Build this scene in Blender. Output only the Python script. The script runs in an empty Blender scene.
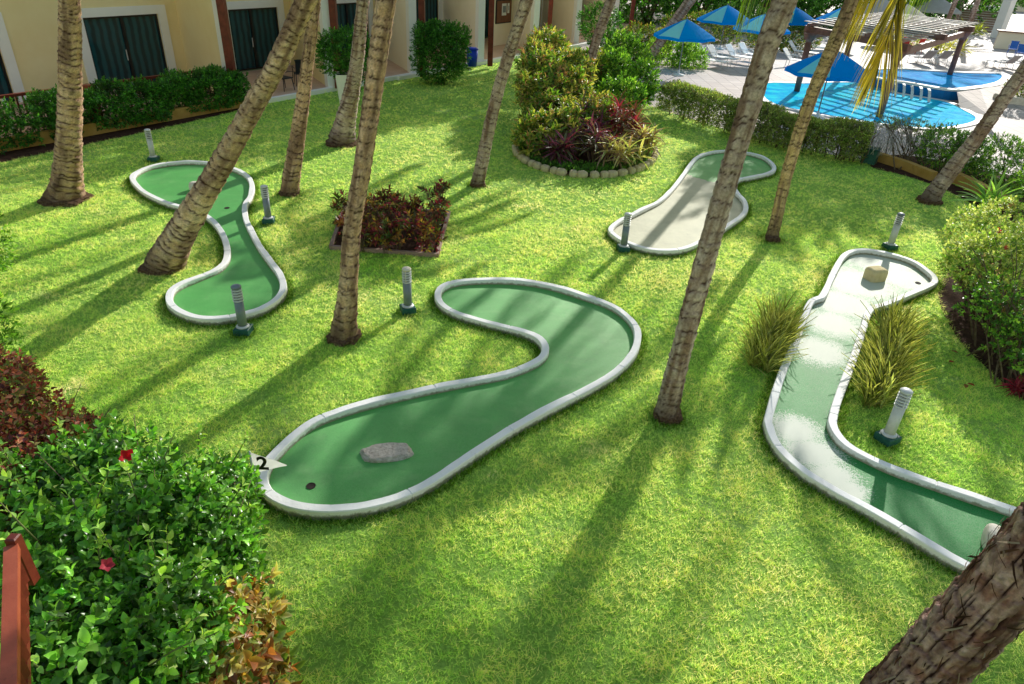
import bpy, math, random
import numpy as np
from mathutils import Vector
from mathutils.geometry import tessellate_polygon
R = math.radians
random.seed(7)
RNG = np.random.default_rng(11)
scn = bpy.context.scene
COL = scn.collection

# ------------------------------------------------------------------ camera
F, PITCH, ROLL, CH = 686.0, R(30.5), R(3.13), 5.4
_cp, _sp, _c, _s = math.cos(PITCH), math.sin(PITCH), math.cos(ROLL), math.sin(ROLL)
FW = np.array([0, _cp, -_sp]); _up = np.array([0, _sp, _cp]); _rt = np.array([1., 0, 0])
CX = _c*_rt + _s*_up; CY = -_s*_rt + _c*_up
CAM = np.array([0, 0, CH])
def ray(x, y): return (x-512)*CX - (y-342)*CY + F*FW
def gp(x, y, z=0.0):
    d = ray(x, y); return CAM + d*((CH-z)/-d[2])
def gy(x, y, Y):
    d = ray(x, y); return CAM + d*(Y/d[1])
def gn(x, y, p0, n):
    d = ray(x, y); t = np.dot(np.array(p0)-CAM, n)/np.dot(d, n); return CAM + d*t
def pj(P):
    P = np.asarray(P, float)-CAM; return 512+F*(P@CX)/(P@FW), 342-F*(P@CY)/(P@FW)

# ------------------------------------------------------------------ helpers
def tag(o, label=None, cat=None, group=None, kind=None):
    if label: o['label'] = label
    if cat: o['category'] = cat
    if group: o['group'] = group
    if kind: o['kind'] = kind
    return o
def empty(name, loc, rz=0.0, label=None, cat=None, group=None):
    o = bpy.data.objects.new(name, None); COL.objects.link(o)
    o.location = tuple(float(v) for v in loc); o.rotation_euler = (0, 0, rz)
    return tag(o, label, cat, group)
def mesh_obj(name, V, Fc, mat, parent=None, smooth=False, col=None):
    me = bpy.data.meshes.new(name)
    V = np.asarray(V, np.float32).reshape(-1, 3)
    if isinstance(Fc, np.ndarray):
        n, k = Fc.shape
        me.vertices.add(len(V)); me.vertices.foreach_set('co', V.ravel())
        me.loops.add(n*k); me.loops.foreach_set('vertex_index', Fc.astype(np.int32).ravel())
        me.polygons.add(n); me.polygons.foreach_set('loop_start', np.arange(0, n*k, k, dtype=np.int32))
        me.polygons.foreach_set('loop_total', np.full(n, k, np.int32))
        me.update(calc_edges=True)
    else:
        me.from_pydata(V.tolist(), [], [tuple(int(i) for i in f) for f in Fc])
    if smooth: me.polygons.foreach_set('use_smooth', [True]*len(me.polygons))
    if col is not None:
        a = me.color_attributes.new('Col', 'FLOAT_COLOR', 'POINT')
        c = np.ones((len(V), 4), np.float32); c[:, :3] = col; a.data.foreach_set('color', c.ravel())
    me.materials.append(mat)
    o = bpy.data.objects.new(name, me); COL.objects.link(o)
    if parent is not None: o.parent = parent
    return o
def copy_tree(o, parent=None):
    c = o.copy(); COL.objects.link(c)
    if parent is not None: c.parent = parent
    for ch in list(o.children): copy_tree(ch, c)
    return c
class MB:
    def __init__(s): s.v = []; s.f = []
    def add(s, vs, fs):
        k = len(s.v); s.v += [tuple(float(c) for c in v) for v in vs]; s.f += [tuple(i+k for i in f) for f in fs]; return s
    def box(s, x0, x1, y0, y1, z0, z1, fr=None, bev=0.0):
        b = min(bev, (x1-x0)*.45, (y1-y0)*.45, (z1-z0)*.45)
        if b <= 0:
            vs = [(x0,y0,z0),(x1,y0,z0),(x1,y1,z0),(x0,y1,z0),(x0,y0,z1),(x1,y0,z1),(x1,y1,z1),(x0,y1,z1)]
            fs = [(0,3,2,1),(4,5,6,7),(0,1,5,4),(1,2,6,5),(2,3,7,6),(3,0,4,7)]
        else:
            def ring(z, i): return [(x0+i,y0+i,z),(x1-i,y0+i,z),(x1-i,y1-i,z),(x0+i,y1-i,z)]
            vs = ring(z0, b)+ring(z0+b, 0)+ring(z1-b, 0)+ring(z1, b)
            fs = [(3,2,1,0),(12,13,14,15)]
            for r in range(3):
                for i in range(4): j=(i+1)%4; fs.append((r*4+i, r*4+j, r*4+4+j, r*4+4+i))
        if fr: vs = [fr(*v) for v in vs]
        return s.add(vs, fs)
    def bar(s, a, b, w, h, roll=None):
        a=Vector(a); b=Vector(b); d=(b-a).normalized()
        up=Vector((0,0,1)) if abs(d.z)<.95 else Vector((0,1,0))
        if roll: up=Vector(roll)
        x=d.cross(up).normalized()*w/2; y=x.cross(d).normalized()*h/2
        vs=[a-x-y,a+x-y,a+x+y,a-x+y,b-x-y,b+x-y,b+x+y,b-x+y]
        return s.add(vs,[(3,2,1,0),(4,5,6,7),(0,1,5,4),(1,2,6,5),(2,3,7,6),(3,0,4,7)])
    def tube(s, pts, rad, n=8, cap=True):
        pts=[Vector(p) for p in pts]; m=len(pts)
        if not hasattr(rad,'__len__'): rad=[rad]*m
        x=None; vs=[]; fs=[]
        for i,p in enumerate(pts):
            d=(pts[min(i+1,m-1)]-pts[max(i-1,0)]).normalized()
            if x is None:
                x=d.cross(Vector((0,0,1)) if abs(d.z)<.9 else Vector((0,1,0))).normalized()
            x=(x-d*x.dot(d)).normalized(); y=d.cross(x)
            for k in range(n):
                a=2*math.pi*k/n; vs.append(p+(x*math.cos(a)+y*math.sin(a))*rad[i])
        for i in range(m-1):
            for k in range(n): j=(k+1)%n; fs.append((i*n+k,i*n+j,(i+1)*n+j,(i+1)*n+k))
        if cap: fs.append(tuple(reversed(range(n)))); fs.append(tuple(range((m-1)*n,m*n)))
        return s.add(vs,fs)
    def lathe(s, prof, n=16, c=(0,0,0)):
        vs=[];fs=[]
        for r,z in prof:
            for k in range(n):
                a=2*math.pi*k/n; vs.append((c[0]+r*math.cos(a),c[1]+r*math.sin(a),c[2]+z))
        for i in range(len(prof)-1):
            for k in range(n): j=(k+1)%n; fs.append((i*n+k,i*n+j,(i+1)*n+j,(i+1)*n+k))
        fs.append(tuple(reversed(range(n)))); fs.append(tuple(range((len(prof)-1)*n,len(prof)*n)))
        return s.add(vs,fs)
    def build(s, name, mat, parent=None, smooth=False):
        return mesh_obj(name, s.v, s.f, mat, parent, smooth)

def vnoise(P, f=1.0, seed=0):
    P=np.asarray(P,float)*f+seed*17.3; I=np.floor(P).astype(np.int64); t=P-I; t=t*t*(3-2*t)
    def h(i,j,k):
        n=(i*374761393+j*668265263+k*2147483647+seed*1274126177)&0xffffffff
        n=((n^(n>>13))*1274126177)&0xffffffff; n=n^(n>>16); return (n&0xffff)/65535.0
    o=0
    for a in (0,1):
        for b in (0,1):
            for c in (0,1):
                w=(t[...,0] if a else 1-t[...,0])*(t[...,1] if b else 1-t[...,1])*(t[...,2] if c else 1-t[...,2])
                o=o+w*h(I[...,0]+a,I[...,1]+b,I[...,2]+c)
    return o
def fbm(P,f=1.0,seed=0,o=4):
    r=0;a=.5;n=0
    for i in range(o): r=r+a*vnoise(P,f*2**i,seed+i); n+=a; a*=.5
    return r/n

# ------------------------------------------------------------------ materials
def newmat(name):
    m=bpy.data.materials.new(name); m.use_nodes=True; nt=m.node_tree
    return m,nt,nt.nodes['Principled BSDF'],nt.nodes['Material Output']
def ramp(nt, fac, stops):
    r=nt.nodes.new('ShaderNodeValToRGB'); e=r.color_ramp.elements
    while len(e)<len(stops): e.new(.5)
    for i,(p,c) in enumerate(stops): e[i].position=p; e[i].color=(*c,1)
    nt.links.new(fac,r.inputs[0]); return r.outputs[0]
def noise(nt, sc, det=4, rough=.6, coord='Object', stretch=None):
    t=nt.nodes.new('ShaderNodeTexCoord'); v=t.outputs[coord]
    if stretch:
        mp=nt.nodes.new('ShaderNodeMapping'); mp.inputs['Scale'].default_value=stretch; nt.links.new(v,mp.inputs[0]); v=mp.outputs[0]
    n=nt.nodes.new('ShaderNodeTexNoise'); n.inputs['Scale'].default_value=sc; n.inputs['Detail'].default_value=det
    n.inputs['Roughness'].default_value=rough; nt.links.new(v,n.inputs['Vector']); return n.outputs['Fac']
def bump(nt, bs, h, st=.4, dist=.01):
    b=nt.nodes.new('ShaderNodeBump'); b.inputs['Strength'].default_value=st; b.inputs['Distance'].default_value=dist
    nt.links.new(h,b.inputs['Height']); nt.links.new(b.outputs[0],bs.inputs['Normal']); return b
def mix(nt, fac, a, b, mode='MIX'):
    m=nt.nodes.new('ShaderNodeMix'); m.data_type='RGBA'; m.blend_type=mode
    for s,v in ((0,fac),(6,a),(7,b)):
        if isinstance(v,(int,float)): m.inputs[s].default_value=v
        elif isinstance(v,tuple): m.inputs[s].default_value=(*v,1)
        else: nt.links.new(v,m.inputs[s])
    return m.outputs[2]
def mat_noise(name, c1, c2, sc=6, rough=.6, bst=.3, bdist=.006, bsc=None, spec=.3, det=5, lo=.3, hi=.7, extra=None, metal=0):
    m,nt,bs,out=newmat(name)
    c=ramp(nt,noise(nt,sc,det),[(lo,c1),(hi,c2)])
    if extra:
        c=mix(nt,ramp(nt,noise(nt,extra[1],6,.7),[(extra[2],(0,0,0)),(extra[2]+.12,(1,1,1))]),c,extra[0])
    nt.links.new(c,bs.inputs['Base Color']); bs.inputs['Roughness'].default_value=rough
    bs.inputs['Specular IOR Level'].default_value=spec; bs.inputs['Metallic'].default_value=metal
    bump(nt,bs,noise(nt,bsc or sc*6,5),bst,bdist); return m
def mat_leaf(name, rough=.4, trans=.45, spec=.5, tint=(1.25,1.35,.5)):
    m,nt,bs,out=newmat(name)
    a=nt.nodes.new('ShaderNodeAttribute'); a.attribute_name='Col'
    nt.links.new(a.outputs['Color'],bs.inputs['Base Color']); bs.inputs['Roughness'].default_value=rough
    bs.inputs['Specular IOR Level'].default_value=spec
    tr=nt.nodes.new('ShaderNodeBsdfTranslucent')
    nt.links.new(mix(nt,1.0,a.outputs['Color'],tint,'MULTIPLY'),tr.inputs['Color'])
    mx=nt.nodes.new('ShaderNodeMixShader'); mx.inputs[0].default_value=trans
    nt.links.new(bs.outputs[0],mx.inputs[1]); nt.links.new(tr.outputs[0],mx.inputs[2]); nt.links.new(mx.outputs[0],out.inputs[0])
    return m
def mat_attr(name, rough=.9, bsc=60, bst=.6, bdist=.01, stretch=None):
    m,nt,bs,out=newmat(name)
    a=nt.nodes.new('ShaderNodeAttribute'); a.attribute_name='Col'
    c=mix(nt,.55,a.outputs['Color'],ramp(nt,noise(nt,bsc*.6,6,.7,stretch=stretch),[(.32,(.35,.31,.27)),(.62,(1.4,1.4,1.4))]),'MULTIPLY')
    nt.links.new(c,bs.inputs['Base Color']); bs.inputs['Roughness'].default_value=rough; bs.inputs['Specular IOR Level'].default_value=.15
    bump(nt,bs,noise(nt,bsc,6,.7,stretch=stretch),bst,bdist); return m

M={}
M['leaf']=mat_leaf('leaf'); M['leaf_gloss']=mat_leaf('leaf_gloss',.3,.42,.5)
M['blade']=mat_leaf('grass_blade',.5,.62,.3,(1.45,1.15,1.4))
M['red_leaf']=mat_leaf('red_leaf',.45,.3,.4,(1.4,.8,.6))
M['petal']=mat_leaf('petal',.5,.4,.3,(1,1,1))
M['bark']=mat_attr('palm_bark')
M['trunk_thatch']=mat_attr('fibre_bark',.95,30,1.0,.03)
M['curb']=mat_noise('white_painted_concrete',(.90,.86,.84),(.96,.93,.91),3,.6,.5,.006,30,.3,extra=((.42,.38,.33),5,.66))
M['turf']=None
M['soil']=mat_noise('soil',(.03,.014,.01),(.09,.045,.03),9,.95,.9,.03,40,.1)
M['rock']=mat_noise('grey_rock',(.42,.34,.28),(.72,.64,.56),22,.85,1,.02,30,.2,extra=((.2,.15,.11),30,.6))
M['rock_tan']=mat_noise('tan_rock',(.62,.50,.26),(.82,.70,.42),8,.9,.8,.02,25,.2)
M['rock_white']=mat_noise('white_rock',(.6,.54,.44),(.8,.75,.66),7,.85,.7,.015,25,.2)
M['ring_stone']=mat_noise('edging_stone',(.42,.33,.18),(.66,.58,.4),5,.85,.8,.015,25,.2)
M['wall']=mat_noise('yellow_render',(.90,.74,.40),(.95,.81,.48),1.2,.85,.25,.004,60,.15)
M['wall_pale']=mat_noise('cream_render',(.90,.81,.64),(.95,.87,.71),1.2,.85,.25,.004,60,.15)
M['trim']=mat_noise('white_render_trim',(.90,.89,.87),(.95,.94,.92),2,.7,.2,.004,60,.2)
M['wood_red']=mat_noise('red_stained_wood',(.10,.014,.008),(.22,.035,.02),5,.45,.5,.004,40,.4)
M['wood_orange']=mat_noise('orange_stained_wood',(.30,.055,.025),(.42,.10,.05),4,.45,.4,.004,40,.4,extra=((.12,.02,.012),9,.6))
M['pergola']=mat_noise('mauve_brown_wood',(.17,.075,.06),(.30,.15,.12),4,.55,.4,.004,40,.3)
M['slat']=mat_noise('weathered_slat',(.45,.38,.35),(.62,.55,.52),4,.7,.4,.004,40,.3)
M['metal_black']=mat_noise('black_metal',(.01,.01,.012),(.02,.02,.022),6,.4,.1,.002)
M['plastic_black']=mat_noise('black_plastic',(.008,.012,.02),(.02,.025,.04),6,.5,.1,.002)
M['post_grey']=mat_noise('grey_painted_metal',(.17,.20,.24),(.24,.28,.33),9,.45,.3,.003,50,.4,extra=((.55,.56,.57),12,.68))
M['post_light']=mat_noise('lit_grey_metal',(.55,.56,.58),(.68,.69,.70),9,.45,.3,.003,50,.4)
M['base_green']=mat_noise('green_painted_base',(.01,.07,.06),(.03,.13,.11),12,.5,.5,.004,40,.3)
M['lamp_lens']=mat_noise('frosted_lens',(.08,.075,.085),(.16,.15,.16),9,.3,.1,.002)
M['planter_wall']=mat_noise('ochre_planter_wall',(.42,.25,.06),(.60,.38,.13),2.5,.9,.5,.008,30,.1,extra=((.2,.12,.05),4,.6))
M['terracotta']=mat_noise('terracotta_tile_floor',(.60,.38,.27),(.72,.50,.38),2,.6,.3,.004,20,.3)
M['blue_bin']=mat_noise('blue_plastic',(.0,.03,.42),(.01,.05,.55),4,.4,.1,.002)
M['canvas_blue']=None
M['white_frame']=mat_noise('white_furniture',(.72,.74,.76),(.82,.83,.85),6,.5,.15,.002)
M['grey_sling']=mat_noise('grey_sling',(.38,.35,.36),(.48,.45,.46),8,.7,.2,.002)
M['blue_cushion']=mat_noise('blue_cushion',(.02,.12,.5),(.04,.18,.65),8,.7,.2,.002)
M['red_plastic']=mat_noise('red_plastic',(.6,.03,.02),(.7,.06,.04),8,.5,.1,.002)
M['paper']=mat_noise('white_panel',(.72,.73,.74),(.82,.83,.84),12,.5,.05,.001)
M['ink']=mat_noise('black_ink',(.005,.005,.005),(.012,.012,.012),12,.5,.02,.001)
M['board']=mat_noise('brown_board',(.16,.06,.035),(.24,.10,.06),5,.6,.1,.002)
M['stem']=mat_noise('stem_bark',(.10,.07,.04),(.26,.20,.13),14,.9,.8,.006,60,.15)
M['stem_green']=mat_noise('green_stem',(.10,.13,.04),(.2,.22,.08),14,.7,.4,.003,60,.2)
M['roots']=mat_noise('palm_roots',(.05,.025,.015),(.22,.14,.09),26,.95,1,.03,50,.05)
M['cup']=mat_noise('dark_cup',(.02,.015,.012),(.05,.035,.03),12,.9,.1,.002)
M['stair']=mat_noise('brown_step_tile',(.30,.19,.15),(.42,.29,.24),4,.7,.2,.003)
M['roof']=mat_noise('roof_tile',(.3,.12,.07),(.42,.2,.12),4,.8,.4,.01)
M['pool_tile_dark']=mat_noise('blue_pool_tile',(.0,.16,.48),(.01,.24,.62),14,.3,.1,.002)

def make_turf(name, base, pale, g0=.02, g1=.15, gs=150, glare_blobs=None):
    m,nt,bs,out=newmat(name)
    c=ramp(nt,noise(nt,1.6,5,.6),[(.32,base),(.68,tuple(v*1.25 for v in base))])
    c=mix(nt,.5,c,ramp(nt,noise(nt,170,3,.8),[(.35,(.55,.55,.55)),(.62,(1.4,1.4,1.4))]),'MULTIPLY')
    c=mix(nt,ramp(nt,noise(nt,2.7,4,.6),[(.55,(0,0,0)),(.75,(.35,.35,.35))]),c,pale)
    c=mix(nt,ramp(nt,noise(nt,5.5,7,.7),[(.60,(0,0,0)),(.78,(.55,.55,.55))]),c,tuple(v*.45+.02 for v in base))
    c=mix(nt,ramp(nt,noise(nt,.9,6,.6,stretch=(1,3,1)),[(.5,(0,0,0)),(.7,(.4,.4,.4))]),c,tuple(v*.6+.5*q for v,q in zip(base,pale)))
    if glare_blobs:
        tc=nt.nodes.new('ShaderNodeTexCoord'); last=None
        for (cx,cy,r) in glare_blobs:
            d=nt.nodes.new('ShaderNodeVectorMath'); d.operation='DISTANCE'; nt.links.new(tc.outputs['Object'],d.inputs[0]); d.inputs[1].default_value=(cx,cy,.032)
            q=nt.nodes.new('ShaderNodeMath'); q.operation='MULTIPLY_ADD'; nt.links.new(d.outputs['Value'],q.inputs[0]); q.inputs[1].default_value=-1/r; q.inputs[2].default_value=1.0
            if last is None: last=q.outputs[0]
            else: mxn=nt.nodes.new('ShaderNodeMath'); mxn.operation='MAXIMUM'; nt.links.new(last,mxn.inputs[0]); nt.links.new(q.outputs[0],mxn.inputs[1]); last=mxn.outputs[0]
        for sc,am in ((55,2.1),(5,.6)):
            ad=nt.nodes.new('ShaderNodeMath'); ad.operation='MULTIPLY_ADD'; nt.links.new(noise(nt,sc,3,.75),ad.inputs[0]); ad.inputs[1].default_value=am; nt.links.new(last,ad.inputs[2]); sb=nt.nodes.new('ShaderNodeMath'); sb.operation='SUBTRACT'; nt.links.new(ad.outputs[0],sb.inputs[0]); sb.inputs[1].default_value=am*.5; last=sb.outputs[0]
        c=mix(nt,ramp(nt,last,[(.04,(0,0,0)),(.38,(1,1,1))]),c,(.62,.65,.56))  # pale speckle mixed into the turf colour as painted sun glare
    nt.links.new(c,bs.inputs['Base Color']); bs.inputs['Roughness'].default_value=.62
    bs.inputs['Specular IOR Level'].default_value=.25
    gl=nt.nodes.new('ShaderNodeBsdfAnisotropic') if False else nt.nodes.new('ShaderNodeBsdfGlossy')
    gl.inputs['Roughness'].default_value=.42; gl.inputs['Color'].default_value=(.95,1.0,.9,1)
    n2=noise(nt,190,3,.8)
    b=bump(nt,bs,n2,.6,.008); nt.links.new(b.outputs[0],gl.inputs['Normal'])
    mx=nt.nodes.new('ShaderNodeMixShader')
    fac=ramp(nt,noise(nt,gs,2,.8),[(.36,(g0,)*3),(.64,(g1,)*3)]); nt.links.new(fac,mx.inputs[0])
    nt.links.new(bs.outputs[0],mx.inputs[1]); nt.links.new(gl.outputs[0],mx.inputs[2]); nt.links.new(mx.outputs[0],out.inputs[0])
    return m
M['turf']=make_turf('putting_turf',(.08,.36,.075),(.28,.54,.20),-.02,.11)
M['turf_worn']=make_turf('worn_turf',(.012,.22,.04),(.05,.32,.09),-.03,.10,70)
M['turf_sandy']=make_turf('sandy_turf',(.46,.44,.30),(.66,.60,.44),.0,.05)

def make_canvas(name,c,tr):
    m,nt,bs,out=newmat(name)
    bs.inputs['Specular IOR Level'].default_value=.05; bs.inputs['Roughness'].default_value=.8
    n=noise(nt,3,3); nt.links.new(ramp(nt,n,[(.3,tuple(v*.85 for v in c)),(.7,tuple(min(1,v*1.1) for v in c))]),bs.inputs['Base Color'])
    t=nt.nodes.new('ShaderNodeBsdfTranslucent'); t.inputs[0].default_value=(*tr,1)
    mx=nt.nodes.new('ShaderNodeMixShader'); mx.inputs[0].default_value=.65
    nt.links.new(bs.outputs[0],mx.inputs[1]); nt.links.new(t.outputs[0],mx.inputs[2]); nt.links.new(mx.outputs[0],out.inputs[0]); return m
M['canvas_blue']=make_canvas('blue_canvas',(.0,.32,1.0),(.0,.40,1.0))
M['canvas_sunlit']=make_canvas('sunlit_blue_canvas',(.2,.9,1.0),(.35,.95,1.0))  # blue cloth with sunlight shining through, painted as a cyan colour
M['canvas_white']=make_canvas('pale_canvas',(.74,.75,.76),(.8,.8,.8))

m,nt,bs,out=newmat('glass_pane'); bs.inputs['Base Color'].default_value=(.004,.03,.04,1); bs.inputs['Roughness'].default_value=.06; bs.inputs['Specular IOR Level'].default_value=.5
w=nt.nodes.new('ShaderNodeTexWave'); w.inputs['Scale'].default_value=2.2; w.inputs['Distortion'].default_value=1.5
tc=nt.nodes.new('ShaderNodeTexCoord'); nt.links.new(tc.outputs['Object'],w.inputs['Vector'])
nt.links.new(ramp(nt,w.outputs['Fac'],[(.2,(.006,.035,.045)),(.8,(.015,.09,.11))]),bs.inputs['Base Color']); M['glass']=m

def make_water(name,c1,c2,sc):
    m,nt,bs,out=newmat(name)
    c=ramp(nt,noise(nt,sc,5,.6),[(.35,c1),(.65,c2)]); nt.links.new(c,bs.inputs['Base Color'])
    bs.inputs['Roughness'].default_value=.25; bs.inputs['Specular IOR Level'].default_value=.1; bs.inputs['IOR'].default_value=1.04
    bump(nt,bs,noise(nt,4.5,4,.6),.5,.04); return m
M['water']=make_water('pool_water',(.0,.42,.95),(.04,.80,1.0),1.3)
M['water_deep']=make_water('deep_pool_water',(.0,.28,.82),(.02,.50,.98),1.6)

# deck paving
m,nt,bs,out=newmat('deck_paving')
tc=nt.nodes.new('ShaderNodeTexCoord'); br=nt.nodes.new('ShaderNodeTexBrick'); br.offset=0.0; br.inputs['Scale'].default_value=1.0
br.inputs['Brick Width'].default_value=.6; br.inputs['Row Height'].default_value=.6; br.inputs['Mortar Size'].default_value=.012
br.inputs['Color1'].default_value=(.58,.51,.49,1); br.inputs['Color2'].default_value=(.50,.43,.42,1); br.inputs['Mortar'].default_value=(.2,.17,.16,1)
nt.links.new(tc.outputs['Object'],br.inputs['Vector'])
bs.inputs['Specular IOR Level'].default_value=.08
c=mix(nt,.5,br.outputs['Color'],ramp(nt,noise(nt,.8,5),[(.3,(.75,.72,.7)),(.7,(1.15,1.13,1.12))]),'MULTIPLY')
nt.links.new(c,bs.inputs['Base Color']); bs.inputs['Roughness'].default_value=.6; bump(nt,bs,noise(nt,30,4),.3,.004); M['deck']=m
# lawn base
m,nt,bs,out=newmat('lawn_ground')
c=ramp(nt,noise(nt,.55,6,.65),[(.3,(.26,.48,.07)),(.55,(.36,.62,.12)),(.72,(.46,.66,.2))])
c=mix(nt,.8,c,ramp(nt,noise(nt,26,5,.75),[(.3,(.45,.5,.4)),(.7,(1.35,1.3,1.3))]),'MULTIPLY')
c=mix(nt,ramp(nt,noise(nt,1.1,5,.7),[(.66,(0,0,0)),(.8,(.6,.6,.6))]),c,(.32,.27,.12))
nt.links.new(c,bs.inputs['Base Color']); bs.inputs['Roughness'].default_value=.9; bs.inputs['Specular IOR Level'].default_value=.1
bump(nt,bs,noise(nt,30,6,.75),1,.05); M['lawn']=m

# ------------------------------------------------------------------ curves / polygons
def catmull(P, n=8, closed=True):
    P=np.asarray(P,float); m=len(P); out=[]
    for i in range(m if closed else m-1):
        a,b,c,d=(P[(i-1)%m],P[i],P[(i+1)%m],P[(i+2)%m]) if closed else (P[max(i-1,0)],P[i],P[i+1],P[min(i+2,m-1)])
        for k in range(n):
            t=k/n; out.append(.5*((2*b)+(-a+c)*t+(2*a-5*b+4*c-d)*t*t+(-a+3*b-3*c+d)*t**3))
    if not closed: out.append(P[-1])
    return np.array(out)
def pin(poly, X, Y):
    poly=np.asarray(poly); x=poly[:,0]; y=poly[:,1]; r=np.zeros(len(X),bool); j=len(x)-1
    for i in range(len(x)):
        c=((y[i]>Y)!=(y[j]>Y)); 
        with np.errstate(divide='ignore',invalid='ignore'):
            r^= c & (X < (x[j]-x[i])*(Y-y[i])/(y[j]-y[i]+1e-12)+x[i])
        j=i
    return r
def poly_obj(name, pts, z, mat, parent=None, thick=0.0):
    P=[Vector((p[0],p[1],z)) for p in pts]; tris=tessellate_polygon([P])
    V=[tuple(p) for p in P]; Fs=[]
    for t in tris:
        a,b,c=[P[i] for i in t]
        Fs.append(tuple(t) if (b-a).cross(c-a).z>0 else tuple(reversed(t)))
    if thick:
        n=len(V); V+=[(p[0],p[1],z-thick) for p in V]; area=sum(P[i].x*P[(i+1)%n].y-P[(i+1)%n].x*P[i].y for i in range(n))
        for i in range(n):
            j=(i+1)%n; Fs.append((i,i+n,j+n,j) if area>0 else (j,j+n,i+n,i))
    return mesh_obj(name,V,Fs,mat,parent)
def sweep_closed(name, C, prof, mat, parent=None, seed=0, wob=.006, joints=0):
    C=np.asarray(C)[:,:2]; J=None
    if joints:
        out=[];J=[];nx=joints
        for i in range(len(C)):
            a=C[i]; b=C[(i+1)%len(C)]; out.append(a); J.append(0); nx-=1
            if nx<=0:
                t=(b-a)/np.linalg.norm(b-a); m=(a+b)/2
                for q,f in ((-.012,0),(-.005,1),(.005,1),(.012,0)): out.append(m+t*q); J.append(f)
                nx=joints+random.randint(-3,4)
        C=np.array(out)
    n=len(C)
    T=np.roll(C,-1,0)-np.roll(C,1,0); T/=np.linalg.norm(T,axis=1)[:,None]; N=np.stack([-T[:,1],T[:,0]],1)
    V=[];k=len(prof)
    C3=np.concatenate([C,np.zeros((n,1))],1)
    w=(fbm(C3,2.2,seed)-.5)*2; w2=(fbm(C3,9,seed+4)-.5)*2
    for i in range(n):
        for (o,z) in prof:
            s=1+w[i]*.14+.05*math.sin(i*1.7+seed)*w2[i]
            if J is not None and J[i]: s*=.9; z=z-.01 if z>.05 else z
            V.append((C[i,0]+N[i,0]*o*s,C[i,1]+N[i,1]*o*s,z+(w[i]*wob*2 if z>.05 else 0)))
    Fs=[]
    for i in range(n):
        j=(i+1)%n
        for a in range(k-1): Fs.append((i*k+a,j*k+a,j*k+a+1,i*k+a+1))
    o=mesh_obj(name,V,Fs,mat,parent)
    return o

# ------------------------------------------------------------------ scatter of leaves
def leaf_simple(w=.45,fold=.12,droop=.1):
    V=np.array([(0,0,0),(-w/2,.45,fold),(0,1,-droop),(w/2,.45,fold)],float)
    return V,np.array([(0,2,1),(0,3,2)]),np.array([0,1,.4,1.])
def leaf_fine(w=.55,fold=.1,droop=.18):
    V=np.array([(0,0,0),(-w*.36,.2,fold*.6),(-w*.5,.45,fold),(-w*.36,.74,fold*.55-droop*.35),(0,1,-droop),(w*.36,.74,fold*.55-droop*.35),(w*.5,.45,fold),(w*.36,.2,fold*.6),(0,.3,0),(0,.66,-droop*.3)],float)
    T=np.array([(0,8,1),(1,8,2),(2,8,9),(2,9,3),(3,9,4),(0,7,8),(7,6,8),(6,9,8),(6,5,9),(5,4,9)])
    return V,T,np.array([0,1,1,1,.6,1,1,1,0,0.])
def leaf_strap(w=.06,bend=.35,seg=5,fold=.01,tipw=.1):
    V=[];m=[];T=[]
    for i in range(seg+1):
        t=i/seg; ww=w*(1-.75*t**2.2)*(.7+.6*min(t*4,1)*.5) if i<seg else w*tipw
        a=bend*t; y=t*math.cos(a*.6); z=-bend*t*t
        V+=[(-ww/2,y,z+fold),(0,y,z),(ww/2,y,z+fold)]; m+=[1,0,1]
    for i in range(seg):
        a=i*3
        for k in (0,1): T+=[(a+k,a+k+1,a+3+k+1),(a+k,a+3+k+1,a+3+k)]
    return np.array(V,float),np.array(T),np.array(m,float)
def rot_to(D, roll, up=None):
    """rows: y axis = D ; returns (n,3,3) with columns x,y,z ; z as near up as can be, then rolled"""
    D=D/np.linalg.norm(D,axis=1)[:,None]
    U=np.tile([0.,0,1.],(len(D),1)) if up is None else up
    U=U+RNG.normal(0,.01,U.shape)
    X=np.cross(D,U); X/=np.linalg.norm(X,axis=1)[:,None]+1e-9; Z=np.cross(X,D)
    c=np.cos(roll)[:,None]; s=np.sin(roll)[:,None]
    X2=X*c+Z*s; Z2=-X*s+Z*c
    return np.stack([X2,D,Z2],2)
def sprig(leaf, k, spread=1.0, length=.8, rng=None, size=(.7,1.1), stemless=False):
    """leaves round a short twig pointing +z ; returns V,T,mask,leaf id"""
    LV,LT,LM=leaf; Vs=[];Ts=[];Ms=[];Id=[]
    for i in range(k):
        t=i/max(1,k-1); az=i*2.4+rng.uniform(-.3,.3); el=(1-t)*spread+rng.uniform(-.2,.2)
        d=np.array([[math.cos(az)*math.sin(el+.25),math.sin(az)*math.sin(el+.25),math.cos(el+.25)]])
        Rm=rot_to(d,np.array([rng.uniform(-.4,.4)]))[0]
        s=rng.uniform(*size)
        Vs.append((LV*s)@Rm.T+np.array([0,0,t*length])); Ts.append(LT+len(LV)*i); Ms.append(LM); Id.append(np.full(len(LV),i))
    return np.concatenate(Vs),np.concatenate(Ts),np.concatenate(Ms),np.concatenate(Id)
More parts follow.
